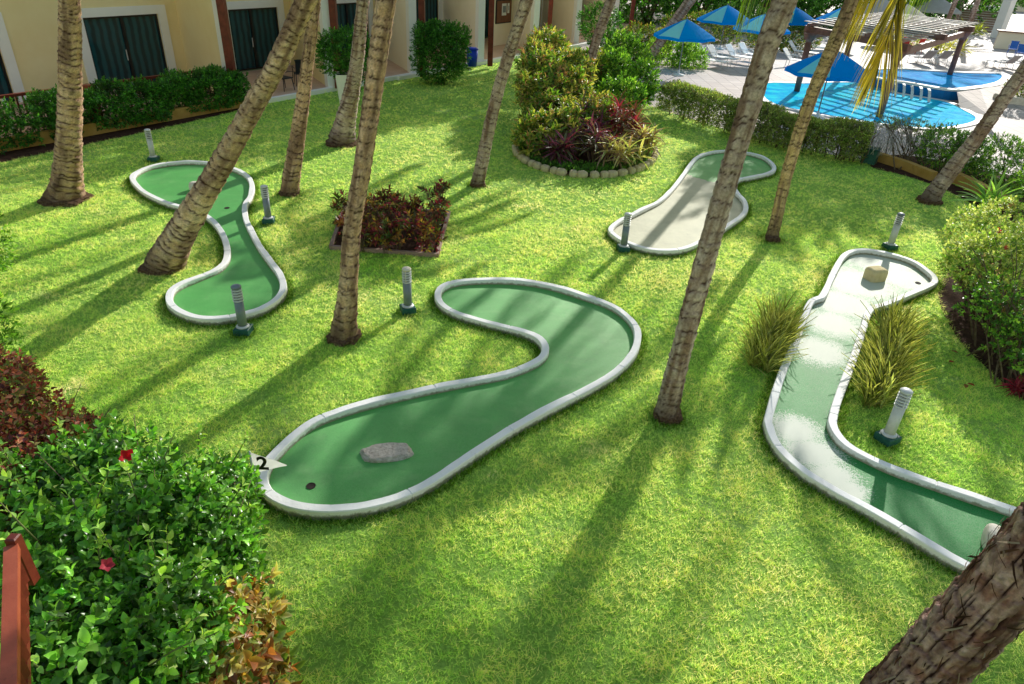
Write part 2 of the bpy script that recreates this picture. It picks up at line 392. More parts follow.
def scatter(name, tpls, P, D, size, pal, mat, parent=None, up=None, jit=.25, palB=None, shade=None):
    """tpls along +z axis ; P positions, D directions ; pal list of colours, palB second colours (edges)"""
    n=len(P); ch=RNG.integers(0,len(tpls),n); VV=[];TT=[];CC=[];off=0
    pal=np.array(pal); palB=pal*1.0 if palB is None else np.array(palB)
    for q,(V,T,Mk,Id) in enumerate(tpls):
        ix=np.where(ch==q)[0]
        if not len(ix): continue
        Dn=D[ix]/np.linalg.norm(D[ix],axis=1)[:,None]
        a=RNG.uniform(0,6.283,len(ix))
        h=np.where(np.abs(Dn[:,2:3])<.9,np.array([[0,0,1.]]),np.array([[0,1.,0]]))
        X=np.cross(Dn,h); X/=np.linalg.norm(X,axis=1)[:,None]; Y=np.cross(Dn,X)
        X2=X*np.cos(a)[:,None]+Y*np.sin(a)[:,None]; Y2=np.cross(Dn,X2)
        Rm=np.stack([X2,Y2,Dn],2)
        s=size[ix] if hasattr(size,'__len__') else np.full(len(ix),size)
        W=np.einsum('nij,vj->nvi',Rm,V)*s[:,None,None]+P[ix][:,None,:]
        nl=int(Id.max())+1
        pi=RNG.integers(0,len(pal),(len(ix),nl)); same=RNG.random((len(ix),nl))<.6; pi=np.where(same,pi[:,:1],pi)
        A=pal[pi][:,Id.astype(int)]; B=palB[pi][:,Id.astype(int)]
        c=A*(1-Mk[None,:,None])+B*Mk[None,:,None]
        c=c*1.55
        br=np.exp(RNG.normal(0,jit,(len(ix),nl)))[:,Id.astype(int)][:,:,None]
        c=c*br
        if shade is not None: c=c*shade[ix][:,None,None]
        VV.append(W.reshape(-1,3)); TT.append((T[None]+(np.arange(len(ix))*len(V))[:,None,None]+off).reshape(-1,3)); CC.append(c.reshape(-1,3)); off+=len(ix)*len(V)
    return mesh_obj(name,np.concatenate(VV),np.concatenate(TT),mat,parent,False,np.clip(np.concatenate(CC),0,1))
def sample_lumps(lumps, n, rin=.6, gap=.0, seed=0, zmin=.05, flat=False):
    """points through the outer shell of a union of ellipsoids + outward directions"""
    L=np.array(lumps,float); w=(L[:,3]*L[:,4]*L[:,5])**(2/3); w/=w.sum()
    k=RNG.choice(len(L),n*2,p=w); d=RNG.normal(0,1,(n*2,3)); d/=np.linalg.norm(d,axis=1)[:,None]
    r=rin+(1.06-rin)*RNG.random(n*2)**.5
    P=L[k,:3]+d*L[k,3:]*r[:,None]; Nn=d/L[k,3:]; Nn/=np.linalg.norm(Nn,axis=1)[:,None]
    P=P+Nn*((fbm(P,2.5/np.mean(L[:,3]),seed,3)-.5)*.5*np.mean(L[:,3]))[:,None]
    ok=P[:,2]>zmin
    for i in range(len(L)):
        q=np.linalg.norm((P-L[i,:3])/L[i,3:],axis=1); ok&=(q>rin*.85)|(k==i)
    if gap>0: ok&=fbm(P,3.2/np.mean(L[:,3]),seed+9,3)>gap
    P=P[ok][:n]; Nn=Nn[ok][:n]; rr=r[ok][:n]
    return P,Nn,rr
def stems(name, base, lumps, n, r0, mat, parent, seed=0, spread=.3):
    rg=random.Random(seed); mb=MB()
    for i in range(n):
        L=rg.choice(lumps); b=(base[0]+rg.uniform(-spread,spread),base[1]+rg.uniform(-spread,spread),0)
        t=(L[0]+rg.uniform(-.7,.7)*L[3],L[1]+rg.uniform(-.7,.7)*L[4],L[2]+rg.uniform(-.2,.75)*L[5])
        mid=((b[0]*.55+t[0]*.45)+rg.uniform(-.08,.08),(b[1]*.55+t[1]*.45)+rg.uniform(-.08,.08),t[2]*.55)
        mb.tube([b,mid,t],[r0,r0*.7,r0*.35],5)
        for q in range(2):
            e=(t[0]+rg.uniform(-.3,.3),t[1]+rg.uniform(-.3,.3),t[2]+rg.uniform(0,.3)); mb.tube([mid,((mid[0]+e[0])/2+.03,(mid[1]+e[1])/2,(mid[2]+e[2])/2+.05),e],[r0*.5,r0*.4,r0*.2],4)
    return mb.build(name,mat,parent,True)
def shrub(name, label, cat, base, lumps, n, leaf, k, size, pal, mat, palB=None, rin=.6, gap=.25, nst=8, r0=.02, spread=1.0, updir=.5, jit=.25, group=None, seed=0, zmin=.05, slen=.8, sspread=.3):
    root=empty(name,(base[0],base[1],0),0,label,cat,group)
    rg=random.Random(seed); lm=[(l[0]-base[0],l[1]-base[1],*l[2:]) for l in lumps]
    P,Nn,rr=sample_lumps(lm,n,rin,gap,seed,zmin)
    D=Nn+np.array([0,0,updir])+RNG.normal(0,.3,Nn.shape)
    tp=[sprig(leaf,k,spread,slen,rg) for _ in range(4)]
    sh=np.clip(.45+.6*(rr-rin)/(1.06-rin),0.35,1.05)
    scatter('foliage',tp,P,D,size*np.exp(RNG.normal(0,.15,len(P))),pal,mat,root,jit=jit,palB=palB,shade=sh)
    if nst: stems('stem',(0,0),lm,nst,r0,M['stem'],root,seed,sspread)
    return root

GREENS=[(.05,.14,.022),(.075,.19,.028),(.105,.25,.038),(.15,.31,.05),(.05,.11,.025)]
BRIGHT=[(.16,.31,.04),(.24,.41,.06),(.33,.48,.10),(.10,.23,.03)]

# ------------------------------------------------------------------ SETTING
ground=mesh_obj('ground',[(-400,-60,-.03),(400,-60,-.03),(400,700,-.03),(-400,700,-.03)],[(0,1,2,3)],
    mat_noise('far_ground',(.05,.09,.02),(.12,.16,.05),.2,.95,.5,.05,3,.1)); tag(ground,kind='structure')
FA=(-14.8,24.6); U_=np.array([.5225,.8526]); N_=np.array([.8526,-.5225])
def fr(s,d,z): return (FA[0]+U_[0]*s+N_[0]*d, FA[1]+U_[1]*s+N_[1]*d, z)
hed=[gp(*q)[:2] for q in [(655,108),(720,128),(790,147),(860,160),(925,173),(985,200),(1060,235)]]
lawn_poly=[fr(-30,4.7,0)[:2],fr(9,4.7,0)[:2],fr(30,4.9,0)[:2],(5,47)]+[tuple(h) for h in hed]+[(13.2,12),(12.6,6),(14,-8),(-25,-8)]
lw=poly_obj('lawn',lawn_poly,0.0,M['lawn']); tag(lw,kind='structure')
deck_poly=[(3,47),(3.5,30)]+[tuple(h) for h in hed]+[(12.6,12),(11.6,5),(30,-5),(120,-5),(120,130),(10,130),(10,60),(6,52)]
dk=poly_obj('pool_deck',deck_poly,.006,M['deck']); tag(dk,kind='structure')

m,nt,bs,out=newmat('weathered_white_curb')
c=ramp(nt,noise(nt,2.4,6,.65),[(.3,(.92,.89,.87)),(.7,(.98,.97,.95))])
c=mix(nt,ramp(nt,noise(nt,7,7,.75),[(.60,(0,0,0)),(.74,(.8,.8,.8))]),c,(.66,.62,.57))
c=mix(nt,ramp(nt,noise(nt,34,5,.8),[(.66,(0,0,0)),(.72,(.9,.9,.9))]),c,(.38,.34,.30))
tc=nt.nodes.new('ShaderNodeTexCoord'); sx=nt.nodes.new('ShaderNodeSeparateXYZ'); nt.links.new(tc.outputs['Object'],sx.inputs[0])
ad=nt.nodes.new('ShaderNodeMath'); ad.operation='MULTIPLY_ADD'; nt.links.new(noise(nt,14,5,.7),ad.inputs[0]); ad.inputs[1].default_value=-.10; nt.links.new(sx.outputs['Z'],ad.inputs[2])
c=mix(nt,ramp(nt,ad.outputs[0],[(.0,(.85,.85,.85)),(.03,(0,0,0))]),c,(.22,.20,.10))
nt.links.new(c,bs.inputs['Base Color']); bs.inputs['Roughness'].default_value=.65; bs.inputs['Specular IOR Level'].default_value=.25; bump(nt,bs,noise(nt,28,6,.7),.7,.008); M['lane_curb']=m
# ---- lanes
def crop(pts, ox, oy, s): return [(ox+x/s, oy+y/s) for x,y in pts]
LB=crop([(55,535),(62,500),(88,465),(130,425),(180,390),(250,363),(330,340),(420,319),(500,302),(580,287),(650,273),(705,253),(738,232),(744,208),(725,186),(680,168),(600,148),(530,127),(495,108),(482,85),(492,64),(530,50),(600,45),(680,47),(760,60),(840,84),(910,110),(955,145),(970,180),(958,225),(915,270),(850,310),(780,345),(690,392),(600,447),(520,500),(450,545),(370,580),(280,600),(190,604),(120,592),(72,567)],240,260,2.438)
LA=crop([(42,128),(75,102),(130,85),(200,75),(270,73),(330,80),(400,98),(445,122),(462,155),(456,195),(438,225),(440,270),(460,315),(490,370),(530,425),(562,470),(572,515),(550,552),(500,585),(440,605),(370,618),(300,622),(240,610),(195,588),(172,560),(178,525),(220,498),(290,470),(345,445),(373,410),(372,360),(350,310),(310,268),(250,240),(180,222),(120,198),(70,168)],120,140,3.506)
LC=crop([(57,480),(95,438),(160,405),(240,365),(320,325),(380,270),(430,210),(480,140),(520,92),(580,66),(660,54),(760,60),(840,76),(900,100),(938,138),(930,165),(880,183),(800,200),(748,210),(722,240),(742,285),(778,325),(786,370),(760,408),(700,450),(620,505),(530,550),(450,582),(360,592),(260,582),(170,555),(100,525)],600,140,5.39)
LD=crop([(140,520),(190,400),(238,272),(262,250),(290,236),(330,150),(370,88),(430,70),(520,82),(610,107),(670,145),(700,178),(680,200),(600,235),(520,268),(462,290),(440,350),(400,470),(350,600)],744,230,3.657)+ \
   crop([(328,90),(328,132),(370,190),(450,237),(550,282),(660,322),(770,360),(880,397),(1010,440),(1110,475),(1190,530),(1200,620),(1130,690),(1020,720),(920,692),(820,638),(740,595),(640,535),(540,476),(440,418),(340,365),(240,305),(168,248),(118,190),(92,125),(94,85)],744,390,3.657)
CZ=.125
prof=[(-.060,-.02),(-.056,.112),(-.047,CZ),(.047,CZ),(.056,.112),(.060,-.02)]
def lane(px,label,turf,seed):
    C=catmull([gp(x,y,CZ)[:2] for x,y in px],6)
    # uniform resample
    C2=np.vstack([C,C[:1]]); L=np.r_[0,np.cumsum(np.linalg.norm(np.diff(C2,axis=0),axis=1))]; m=int(L[-1]/.09)
    t=np.linspace(0,L[-1],m,endpoint=False); C=np.stack([np.interp(t,L,C2[:,i]) for i in (0,1)],1)
    c0=C.mean(0); root=empty('mini_golf_lane',(c0[0],c0[1],0),0,label,'mini golf lane','mini golf lanes on the lawn')
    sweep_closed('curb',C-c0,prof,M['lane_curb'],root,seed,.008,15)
    poly_obj('turf',C-c0,.032,turf,root)
    return C,root
CB,rB=lane(LB,'curved green lane with large flat rock and number flag mid lawn',M['turf'],1)
CA,rA=lane(LA,'hourglass shaped green lane behind the strongly leaning palm on the left',M['turf'],2)
CC_,rC=lane(LC,'lane with pale sandy near half and green far lobe, before the pool hedge',M['turf'],3)
CD,rD=lane(LD,'long white and green lane at right with wide head and tan rock',M['turf_worn'],4)
_cd=CD.mean(0); M['turf_glare']=make_turf('painted_glare_turf',(.012,.22,.04),(.05,.34,.08),-.03,.055,70,[(*(gp(x,y)[:2]-_cd),r) for x,y,r in ((880,262,.95),(858,285,.9),(905,280,.75),(925,285,.4),(842,305,.75),(832,325,.62),(818,352,.55),(795,432,.42),(812,455,.46),(832,478,.38),(850,492,.25))])  # sunlit glare of the right lane painted into its colour as pale blobs
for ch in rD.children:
    if ch.name.startswith('turf'): ch.data.materials[0]=M['turf_glare']
def cup(px,root,r=.042):
    p=gp(*px,.034); mb=MB().lathe([(r*1.25,0),(r*1.25,.006),(r,.006),(r,.002),(.001,.002)],18)
    o=mb.build('cup',M['cup'],root); o.location=(p[0]-root.location.x,p[1]-root.location.y,.034)
def clip_half(C,p,n):
    out=[]
    for i in range(len(C)):
        a=C[i];b=C[(i+1)%len(C)];da=np.dot(a-p,n);db=np.dot(b-p,n)
        if da>=0: out.append(a)
        if da*db<0: out.append(a+(b-a)*da/(da-db))
    return np.array(out)
_a=gp(690,177)[:2];_b=gp(722,186)[:2];_t=(_b-_a)/np.linalg.norm(_b-_a);_n=np.array([_t[1],-_t[0]])
ins=CC_.mean(0); T=np.roll(CC_,-1,0)-np.roll(CC_,1,0); T/=np.linalg.norm(T,axis=1)[:,None]; N=np.stack([-T[:,1],T[:,0]],1)
sg=np.where(pin(CC_,CC_[:,0]+N[:,0]*.05,CC_[:,1]+N[:,1]*.05),1,-1)[:,None]
sand=clip_half(CC_+N*sg*.03,_a,_n); c_=sand[np.argsort(-np.abs(0*sand[:,0]))]
# ragged far edge
d=(sand-_a)@_n; k=np.where(d<1e-6)[0]
if len(k)>=2:
    i0,i1=k[0],k[1]
    if (i1-i0)!=1: i0,i1=i1,i0
    P0,P1=sand[i0],sand[i1%len(sand)]; mid=[P0+(P1-P0)*t+_n*random.uniform(-.09,.09) for t in np.linspace(.03,.97,26)]
    sand=np.vstack([sand[:i0+1],mid,sand[i0+1:]]) if i1==i0+1 else np.vstack([sand,mid])
poly_obj('sand_surface',sand-CC_.mean(0),.038,M['turf_sandy'],rC)
cup((311,486),rB); cup((918,283),rD); cup((227,208),rA,.045)

# ---- flower beds
def catp(pts,z=0): return [gp(x,y,z)[:2] for x,y in pts]
def bed(name,pts,label,z=.012):
    o=poly_obj(name,catmull(pts,5),z,M['soil']); tag(o,kind='structure'); return o
left_bed=[fr(-9,5.9,0)[:2],fr(-5,5.8,0)[:2],fr(-2,5.6,0)[:2],fr(1,5.25,0)[:2],fr(2.6,4.9,0)[:2],fr(2.4,4.3,0)[:2],fr(-3,4.2,0)[:2],fr(-9,4.2,0)[:2]]
bed('flower_bed',left_bed,'')
rb=[gp(938,292)[:2],gp(955,335)[:2],gp(990,372)[:2],gp(1030,405)[:2],gp(1090,440)[:2],gp(1180,400)[:2],gp(1120,300)[:2],gp(1010,262)[:2],gp(960,265)[:2]]
bed('flower_bed',rb,'')
pb=[gp(870,166)[:2],gp(905,176)[:2],gp(935,186)[:2],gp(965,200)[:2],gp(1000,222)[:2],gp(1060,240)[:2],gp(1060,190)[:2],gp(980,170)[:2],gp(900,155)[:2]]
bed('flower_bed',pb,'')
small_bed=[gp(*q)[:2] for q in [(331,249),(437,257),(449,214),(345,208)]]
o=poly_obj('flower_bed',small_bed,.015,M['soil']); tag(o,kind='structure')
l,r_,f_=gp(519,146)[:2],gp(658,160)[:2],gp(606,180)[:2]
ctr=(l+r_)/2+np.array([-.05,.35]); ra=np.linalg.norm(r_-l)/2; ub=(r_-l)/np.linalg.norm(r_-l); vb=np.array([-ub[1],ub[0]]); rbb=abs(np.dot(f_-ctr,vb))
ring=[ctr+ub*ra*math.cos(a)+vb*rbb*math.sin(a) for a in np.linspace(0,2*math.pi,64,endpoint=False)]
o=poly_obj('flower_bed',ring,.02,M['soil']); tag(o,kind='structure')
# sphere-ish stones
def rock_mesh(name,rx,ry,rz,seed,mat,parent=None,amp=.25,flat=False,n=3,freq=1.6,pw=.75):
    import bmesh
    bm=bmesh.new(); bmesh.ops.create_icosphere(bm,subdivisions=n,radius=1)
    P=np.array([v.co[:] for v in bm.verts]); d=1+(fbm(P,freq,seed,4)-.5)*2*amp
    Q=P*d[:,None]; Q=np.sign(Q)*np.abs(Q)**pw; Q*=np.array([rx,ry,rz])
    if flat: Q[:,2]=np.minimum(Q[:,2],rz*.62+ (fbm(P,3,seed+3)-.5)*rz*.3)
    for v,q in zip(bm.verts,Q): v.co=q
    me=bpy.data.meshes.new(name); bm.to_mesh(me); bm.free(); me.materials.append(mat)
    o=bpy.data.objects.new(name,me); COL.objects.link(o)
    if parent: o.parent=parent
    return o
edg=empty('stone_edging',(ctr[0],ctr[1],0),0,'ring of tan stones set round the big croton bed','stone edging')
per=0; a=0; i=0
while a<2*math.pi:
    p=ub*ra*math.cos(a)+vb*rbb*math.sin(a); T=-ub*ra*math.sin(a)+vb*rbb*math.cos(a); sp=np.linalg.norm(T)
    L=random.uniform(.2,.36); s=rock_mesh('stone',L*.5,.11,.11,i,M['ring_stone'],edg,.12,n=2); s.location=(p[0],p[1],.07); s.rotation_euler=(random.uniform(-.1,.1),random.uniform(-.1,.1),math.atan2(T[1],T[0]))
    a+=L*1.02/sp; i+=1
# bed edging small
# ---- loose rocks on lanes
def rock(px,dim,rz,label,mat,seed,zc,**kw):
    p=gp(*px,.03); o=rock_mesh('rock',*dim,seed,mat,**kw); o.location=(p[0],p[1],.03+zc); o.rotation_euler=(0,0,rz); tag(o,label,'rock'); return o
rock((388,454),(.30,.15,.075),.25,'large flat pinkish grey rock lying on the middle lane',M['rock'],5,.012,flat=True,amp=.3,n=4)
rock((874,279),(.19,.15,.15),.3,'blocky tan rock on the head of the right hand lane',M['rock_tan'],8,.09,amp=.12,pw=.45)
rock((990,545),(.10,.17,.13),-.5,'whitish oblong rock beside the foreground palm on the right hand lane',M['rock_white'],9,.09,amp=.12)
rock((196,190),(.14,.12,.12),.5,'small white stone on the left lane behind the leaning palm',M['rock_white'],12,.08,amp=.12)

# ---- number flag
fb=gp(258,497,0); flag=empty('number_flag',(fb[0],fb[1],0),0,'white triangular pennant with black number 2 on a thin pole','flag')
hp=.64
MB().tube([(0,0,0),(0,0,hp)],.011,8).build('pole',M['post_light'],flag,True)
ax=np.array([CX[0],CX[1],-.02]); ax/=np.linalg.norm(ax)
pw=.37; V=[];n=10
for i in range(n+1):
    t=i/n; wv=.004*math.sin(t*7)
    zt=hp-.005-.16*t; zb=hp-.30+(.30-.175)*t
    V+=[(ax[0]*pw*t,ax[1]*pw*t-wv,zt),(ax[0]*pw*t,ax[1]*pw*t-wv,zb)]
Fs=[(2*i,2*i+1,2*i+3,2*i+2) for i in range(n)]
mesh_obj('pennant',V,Fs,M['canvas_white'],flag)
cu=bpy.data.curves.new('number','FONT'); cu.body='2'; cu.size=.24; cu.align_x='CENTER'; cu.align_y='CENTER'; cu.extrude=.001
cu.space_character=1; cu.offset=.007
to=bpy.data.objects.new('number_tmp',cu); COL.objects.link(to); bpy.context.view_layer.update()
me=bpy.data.meshes.new_from_object(to.evaluated_get(bpy.context.evaluated_depsgraph_get())); bpy.data.objects.remove(to)
me.materials.clear(); me.materials.append(M['ink']); o=bpy.data.objects.new('number',me); COL.objects.link(o); o.parent=flag
o.location=(ax[0]*.12,ax[1]*.12-.012,hp-.155); o.rotation_euler=(R(90),0,math.atan2(ax[1],ax[0]))

# ---- bollard lamps
def make_bollard(px,label,col,head,rz,H=.81):
    p=gp(*px); root=empty('bollard_lamp',(p[0],p[1],0),rz,label,'bollard lamp','bollard lamps on the lawn')
    MB().box(-.115,.115,-.115,.115,0,.115,bev=.012).build('base',M['base_green'],root)
    MB().lathe([(.098,.117),(.098,.13),(.073,.145)],20).build('collar',M['post_light'],root,False)
    MB().lathe([(.068,.13),(.068,H-.26)],24).build('post',col,root,True)
    MB().lathe([(.048,H-.262),(.048,H-.05)],16).build('lens',M['lamp_lens'],root,True)
    for i in range(5):
        z=H-.25+i*.043; MB().lathe([(.050,z),(.078,z+.002),(.076,z+.014),(.05,z+.02)],24).build('louvre',PL,root)
    c=MB()
    for a in (0,2.09,4.19): c.tube([(.062*math.cos(a),.062*math.sin(a),H-.26),(.062*math.cos(a),.062*math.sin(a),H-.04)],.007,6)
    c.build('cage_rod',head,root)
    MB().lathe([(.074,H-.04),(.076,H-.02),(.06,H-.005),(.03,H+.006),(.002,H+.009)],24).build('cap',head,root,True)
    return root
PG,PL=M['post_grey'],M['post_light']  # bollards share one grey paint
make_bollard((154,161),'pale bollard lamp near the left hedge, farthest left on the lawn',PL,PL,.1)
make_bollard((269,223),'grey bollard lamp right of the left lane beside a slim palm',PG,PL,.2)
make_bollard((244,333),'dark grey bollard lamp at the near end of the left lane',PG,PG,0)
make_bollard((408,312),'grey bollard lamp with pale top between the thick palm and the middle lane',PG,M['rock_white'],.4,.80)  # beige head colour paints the light falling on the lamp top
make_bollard((623,251),'pale grey bollard lamp at the near left tip of the sandy lane',PG,PL,.1)
make_bollard((889,249),'slim pale bollard lamp behind the head of the right lane',PL,PG,.3)
make_bollard((886,441),'light grey bollard lamp standing beside the long right lane near variegated grass',PL,PL,.5)

# ------------------------------------------------------------------ PALMS
def trunk_mesh(name, path, rad, mat, parent, seed, dz=.022, nseg=36, rough=1.0, palette=None, origin=(0,0,0), pbc=(.30,.185,.125), pbw=.85, stri=0.0):
    path=np.array(path,float); C=catmull(path,10,False); rad=np.array(rad,float)
    Rr=catmull(np.stack([rad,rad,rad],1),10,False)[:,0]
    L=np.r_[0,np.cumsum(np.linalg.norm(np.diff(C,axis=0),axis=1))]; m=int(L[-1]/dz)
    t=np.linspace(0,L[-1],m); P=np.stack([np.interp(t,L,C[:,i]) for i in range(3)],1); rr=np.interp(t,L,Rr)
    T=np.gradient(P,axis=0); T/=np.linalg.norm(T,axis=1)[:,None]
    X=np.cross(T,np.array([0,1.,0.02])); X/=np.linalg.norm(X,axis=1)[:,None]; Y=np.cross(T,X)
    ang=np.linspace(0,2*math.pi,nseg,endpoint=False); rg=random.Random(seed)
    # ring scars at uneven heights, tilted
    rings=[];z=.1
    while z<L[-1]: rings.append((z,rg.uniform(-.5,.5),rg.uniform(0,6.28),rg.uniform(.4,1))); z+=rg.uniform(.06,.21)
    rz=np.array([q[0] for q in rings]); 
    TT,AA=np.meshgrid(t,ang,indexing='ij')
    wob=(fbm(np.stack([np.cos(AA)*1.3,np.sin(AA)*1.3,TT*2.2],2),1.5,seed,3)-.5)*.14
    s=TT+wob
    idx=np.clip(np.searchsorted(rz,s)-1,0,len(rz)-2); f0=rz[idx]; f1=rz[idx+1]; ph=np.clip((s-f0)/(f1-f0),0,1)
    stg=np.array([q[3] for q in rings])[idx]
    nn=fbm(np.stack([np.cos(AA)*2,np.sin(AA)*2,TT*5],2),2.0,seed+5,4); n2=fbm(np.stack([np.cos(AA)*1.0,np.sin(AA)*1.0,TT*.6],2),1.3,seed+7,3)
    n3=fbm(np.stack([np.cos(AA)*6,np.sin(AA)*6,TT*14],2),2.0,seed+8,3); n4=fbm(np.stack([np.cos(AA)*11,np.sin(AA)*11,TT*2.2+np.sin(AA*3)*.4],2),2.0,seed+15,4)
    disp=.09*ph*1.0*stg*rough-.03 + (nn-.5)*.20*rough+(n3-.5)*.12*rough
    crack=np.exp(-((s-f0)/(.016+.022*n2))**2)*np.clip((nn-.36)*9,.2,1)*(.5+.5*stg)
    crack=crack*(1-.55*stri)+stri*np.clip((.42-n4)*9,0,1); disp=disp+stri*(n4-.5)*.16
    disp=disp-crack*.07*rough
    RR=rr[:,None]*(1+disp)
    V=P[:,None,:]+(X[:,None,:]*np.cos(AA)[...,None]+Y[:,None,:]*np.sin(AA)[...,None])*RR[...,None]-np.array(origin)
    pal=palette or ((.98,.72,.50),(.70,.46,.26),(.06,.028,.016))
    a=np.clip((nn-.3)/.4,0,1)[...,None]; c=np.array(pal[0])*a+np.array(pal[1])*(1-a)
    pb=np.clip((fbm(np.stack([np.cos(AA)*1.2,np.sin(AA)*1.2,TT*1.1],2),1.7,seed+12,4)-.44)*5,0,1)[...,None]*pbw; c=c*(1-pb)+np.array(pbc)*pb
    c=c*(1.08-.28*ph[...,None])*(.62+.75*n2[...,None])*(.8+.45*n3[...,None])*np.array([.88,.82,.87]);  # each ring segment darkens upward, shade painted into the bark colour
    dk=np.clip(crack*1.25+np.clip((n3-.60)*5,0,1)*.45+np.clip((nn-.62)*7,0,1)*.55,0,1)[...,None]
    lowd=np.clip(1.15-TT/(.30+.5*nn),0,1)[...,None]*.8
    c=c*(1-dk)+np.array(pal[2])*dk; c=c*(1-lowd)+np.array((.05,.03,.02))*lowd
    i=np.arange(m-1)[:,None]*nseg; k=np.arange(nseg)[None]; k2=(k+1)%nseg
    Fq=np.stack([i+k,i+k2,i+nseg+k2,i+nseg+k],2).reshape(-1,4)
    return mesh_obj(name,V.reshape(-1,3),Fq,mat,parent,True,c.reshape(-1,3)),P,T
def frond_geo(path, n, ll, droop, rg, width=.035, side=(-1,1), hang=.0, col=((.07,.15,.02),(.11,.2,.03)), tipdir=None):
    """leaflets along a rachis path (array) -> V,T,C ; each leaflet a bent strip of 3 segs"""
    C=catmull(path,8,False); L=np.r_[0,np.cumsum(np.linalg.norm(np.diff(C,axis=0),axis=1))]
    V=[];T=[];K=[]
    for s in side:
        for i in range(n):
            t=(i+.5)/n; l=L[-1]*(.12+.88*t); P=np.array([np.interp(l,L,C[:,j]) for j in range(3)]); P2=np.array([np.interp(min(l+.05,L[-1]),L,C[:,j]) for j in range(3)])
            P1=np.array([np.interp(max(l-.05,0),L,C[:,j]) for j in range(3)]); d=P2-P1; d/=np.linalg.norm(d)
            h=np.cross(d,[0,0,1.]); h/=np.linalg.norm(h)+1e-9
            q=h*s*(.9-.35*t)+d*(.55+.3*t)+np.array([0,0,-droop])*(1 if hang==0 else 1)+np.array([rg.uniform(-.12,.12) for _ in range(3)])
            if hang: q=q*(1-hang)+np.array([rg.uniform(-.15,.15),rg.uniform(-.15,.15),-1.])*hang
            q/=np.linalg.norm(q); ln=ll*(math.sin(math.pi*(.12+.83*t))**.6)*rg.uniform(.85,1.12)
            w=np.cross(q,d); w/=np.linalg.norm(w)+1e-9; b=len(V); c=np.array(col[0])*(1-rg.random())+np.array(col[1])*rg.random()
            for a_,ww in ((0,.5),(.35,1),(.7,.75),(1,.08)):
                pt=P+q*ln*a_+np.array([0,0,-ln*.38*a_*a_]); V+=[pt-w*width*ww/2,pt+w*width*ww/2]; K+=[c*(1+.2*a_)]*2
            for j in range(3): T+=[(b+2*j,b+2*j+1,b+2*j+3),(b+2*j,b+2*j+3,b+2*j+2)]
    return np.array(V),np.array(T),np.array(K),C
def palm_crown(top, root, seed, nf=22, ln=3.6, org=(0,0,0), zlim=None, name='crown', ll=.75):
    rg=random.Random(seed); Vs=[];Ts=[];Ks=[];off=0; rach=MB()
    for i in range(nf):
        az=i*2.39996+rg.uniform(-.2,.2); el=R(75)-R(95)*(i/nf)+rg.uniform(-.1,.1); Lf=ln*rg.uniform(.85,1.1)
        pts=[];x=0;z=0;a=el
        for k in range(8):
            pts.append(np.array([top[0]+x*math.cos(az),top[1]+x*math.sin(az),top[2]+z])-np.array(org)); x+=math.cos(a)*Lf/7; z+=math.sin(a)*Lf/7; a-=R(13+3*(i/nf))
            if a<R(-80): a=R(-80)
        if zlim is not None and pts[-1][2]+org[2]<zlim: 
            for p in pts: p[2]=max(p[2],zlim-org[2]+.3)
        low=[p+np.array(org)+np.array([0,0,-.35]) for p in pts[1:]]
        if any((p-CAM)@FW>0 and pj(p)[1]>-12 and -60<pj(p)[0]<1084 for p in low): continue
        V,T,K,C=frond_geo(pts,34,ll,.3,rg,.05)
        Vs.append(V);Ts.append(T+off);Ks.append(K);off+=len(V)
        rach.tube([tuple(p) for p in pts],[.03*(1-.1*k) for k in range(8)],4)
    c=mesh_obj(name,np.concatenate(Vs),np.concatenate(Ts),M['leaf'],root,False,np.concatenate(Ks))
    rach.build('frond_stalks',M['stem_green'],c)
    return c
def palm(label, pts, ext, crown, seed, rough=1.0, name='palm_tree', group='coconut palms on the lawn', nseg=36, dz=.022, base_px=None, bend=0.0, palette=None, ln=3.6, mat=None):
    """pts: (px,py,width px) traced up the trunk, base first; trunk stands in the plane through its base across the view"""
    b=gp(pts[0][0],pts[0][1]) if base_px is None else base_px
    path=[];rad=[]
    for i,(x,y,w) in enumerate(pts):
        p=b.copy() if i==0 else gy(x,y,b[1]+bend*i); dep=(p-CAM)@FW
        path.append(p); rad.append(w/2/F*dep)
    path[0][2]=-.05
    last=path[-1]; dr=(path[-1]-path[-2]); dr/=np.linalg.norm(dr)
    for k,(l,up) in enumerate(ext):
        dr=dr+np.array([0,0,up]); dr/=np.linalg.norm(dr); last=last+dr*l; path.append(last); rad.append(rad[-1]*.96)
    root=empty(name,(path[0][0],path[0][1],0),0,label,'palm tree',group); org=(path[0][0],path[0][1],0)
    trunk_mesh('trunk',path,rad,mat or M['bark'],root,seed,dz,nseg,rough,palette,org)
    if base_px is None and nseg>30:
        rs=rock_mesh('root_mass',rad[0]*1.04,rad[0]*1.0,.10,seed,M['roots'],root,.3,n=4,freq=3.5); rs.location=(path[0][0]-org[0]+.02,path[0][1]-org[1],.03)
    if crown: palm_crown(path[-1],root,seed,org=org,ln=ln)
    return root,path
EX=[(1.1,.1),(1.1,.12),(.8,.12)]
GREYB=((.90,.77,.67),(.62,.48,.40),(.075,.036,.028))
GOLD=((.98,.77,.52),(.72,.50,.27),(.06,.026,.014))
palm('upright palm with bright rim and dark flared root at left, in front of the hedge',[(65,200,42),(67,186,30),(68.5,150,23.5),(70,100,21.5),(70,50,20.5),(69.5,0,19.5)],EX,True,1)
palm('thick ringed palm trunk leaning strongly right across the left lane',[(162,268,38),(168,257,34),(186,224,27),(218,170,22.5),(258,98,20),(278,62,20),(306,0,20)],EX,True,2,palette=GOLD)
palm('slim nearly straight palm between the left lane and the terrace',[(289,194,19),(292,174,17),(299,127,14.5),(306,76,12.5),(315,0,11.5)],EX,True,3)
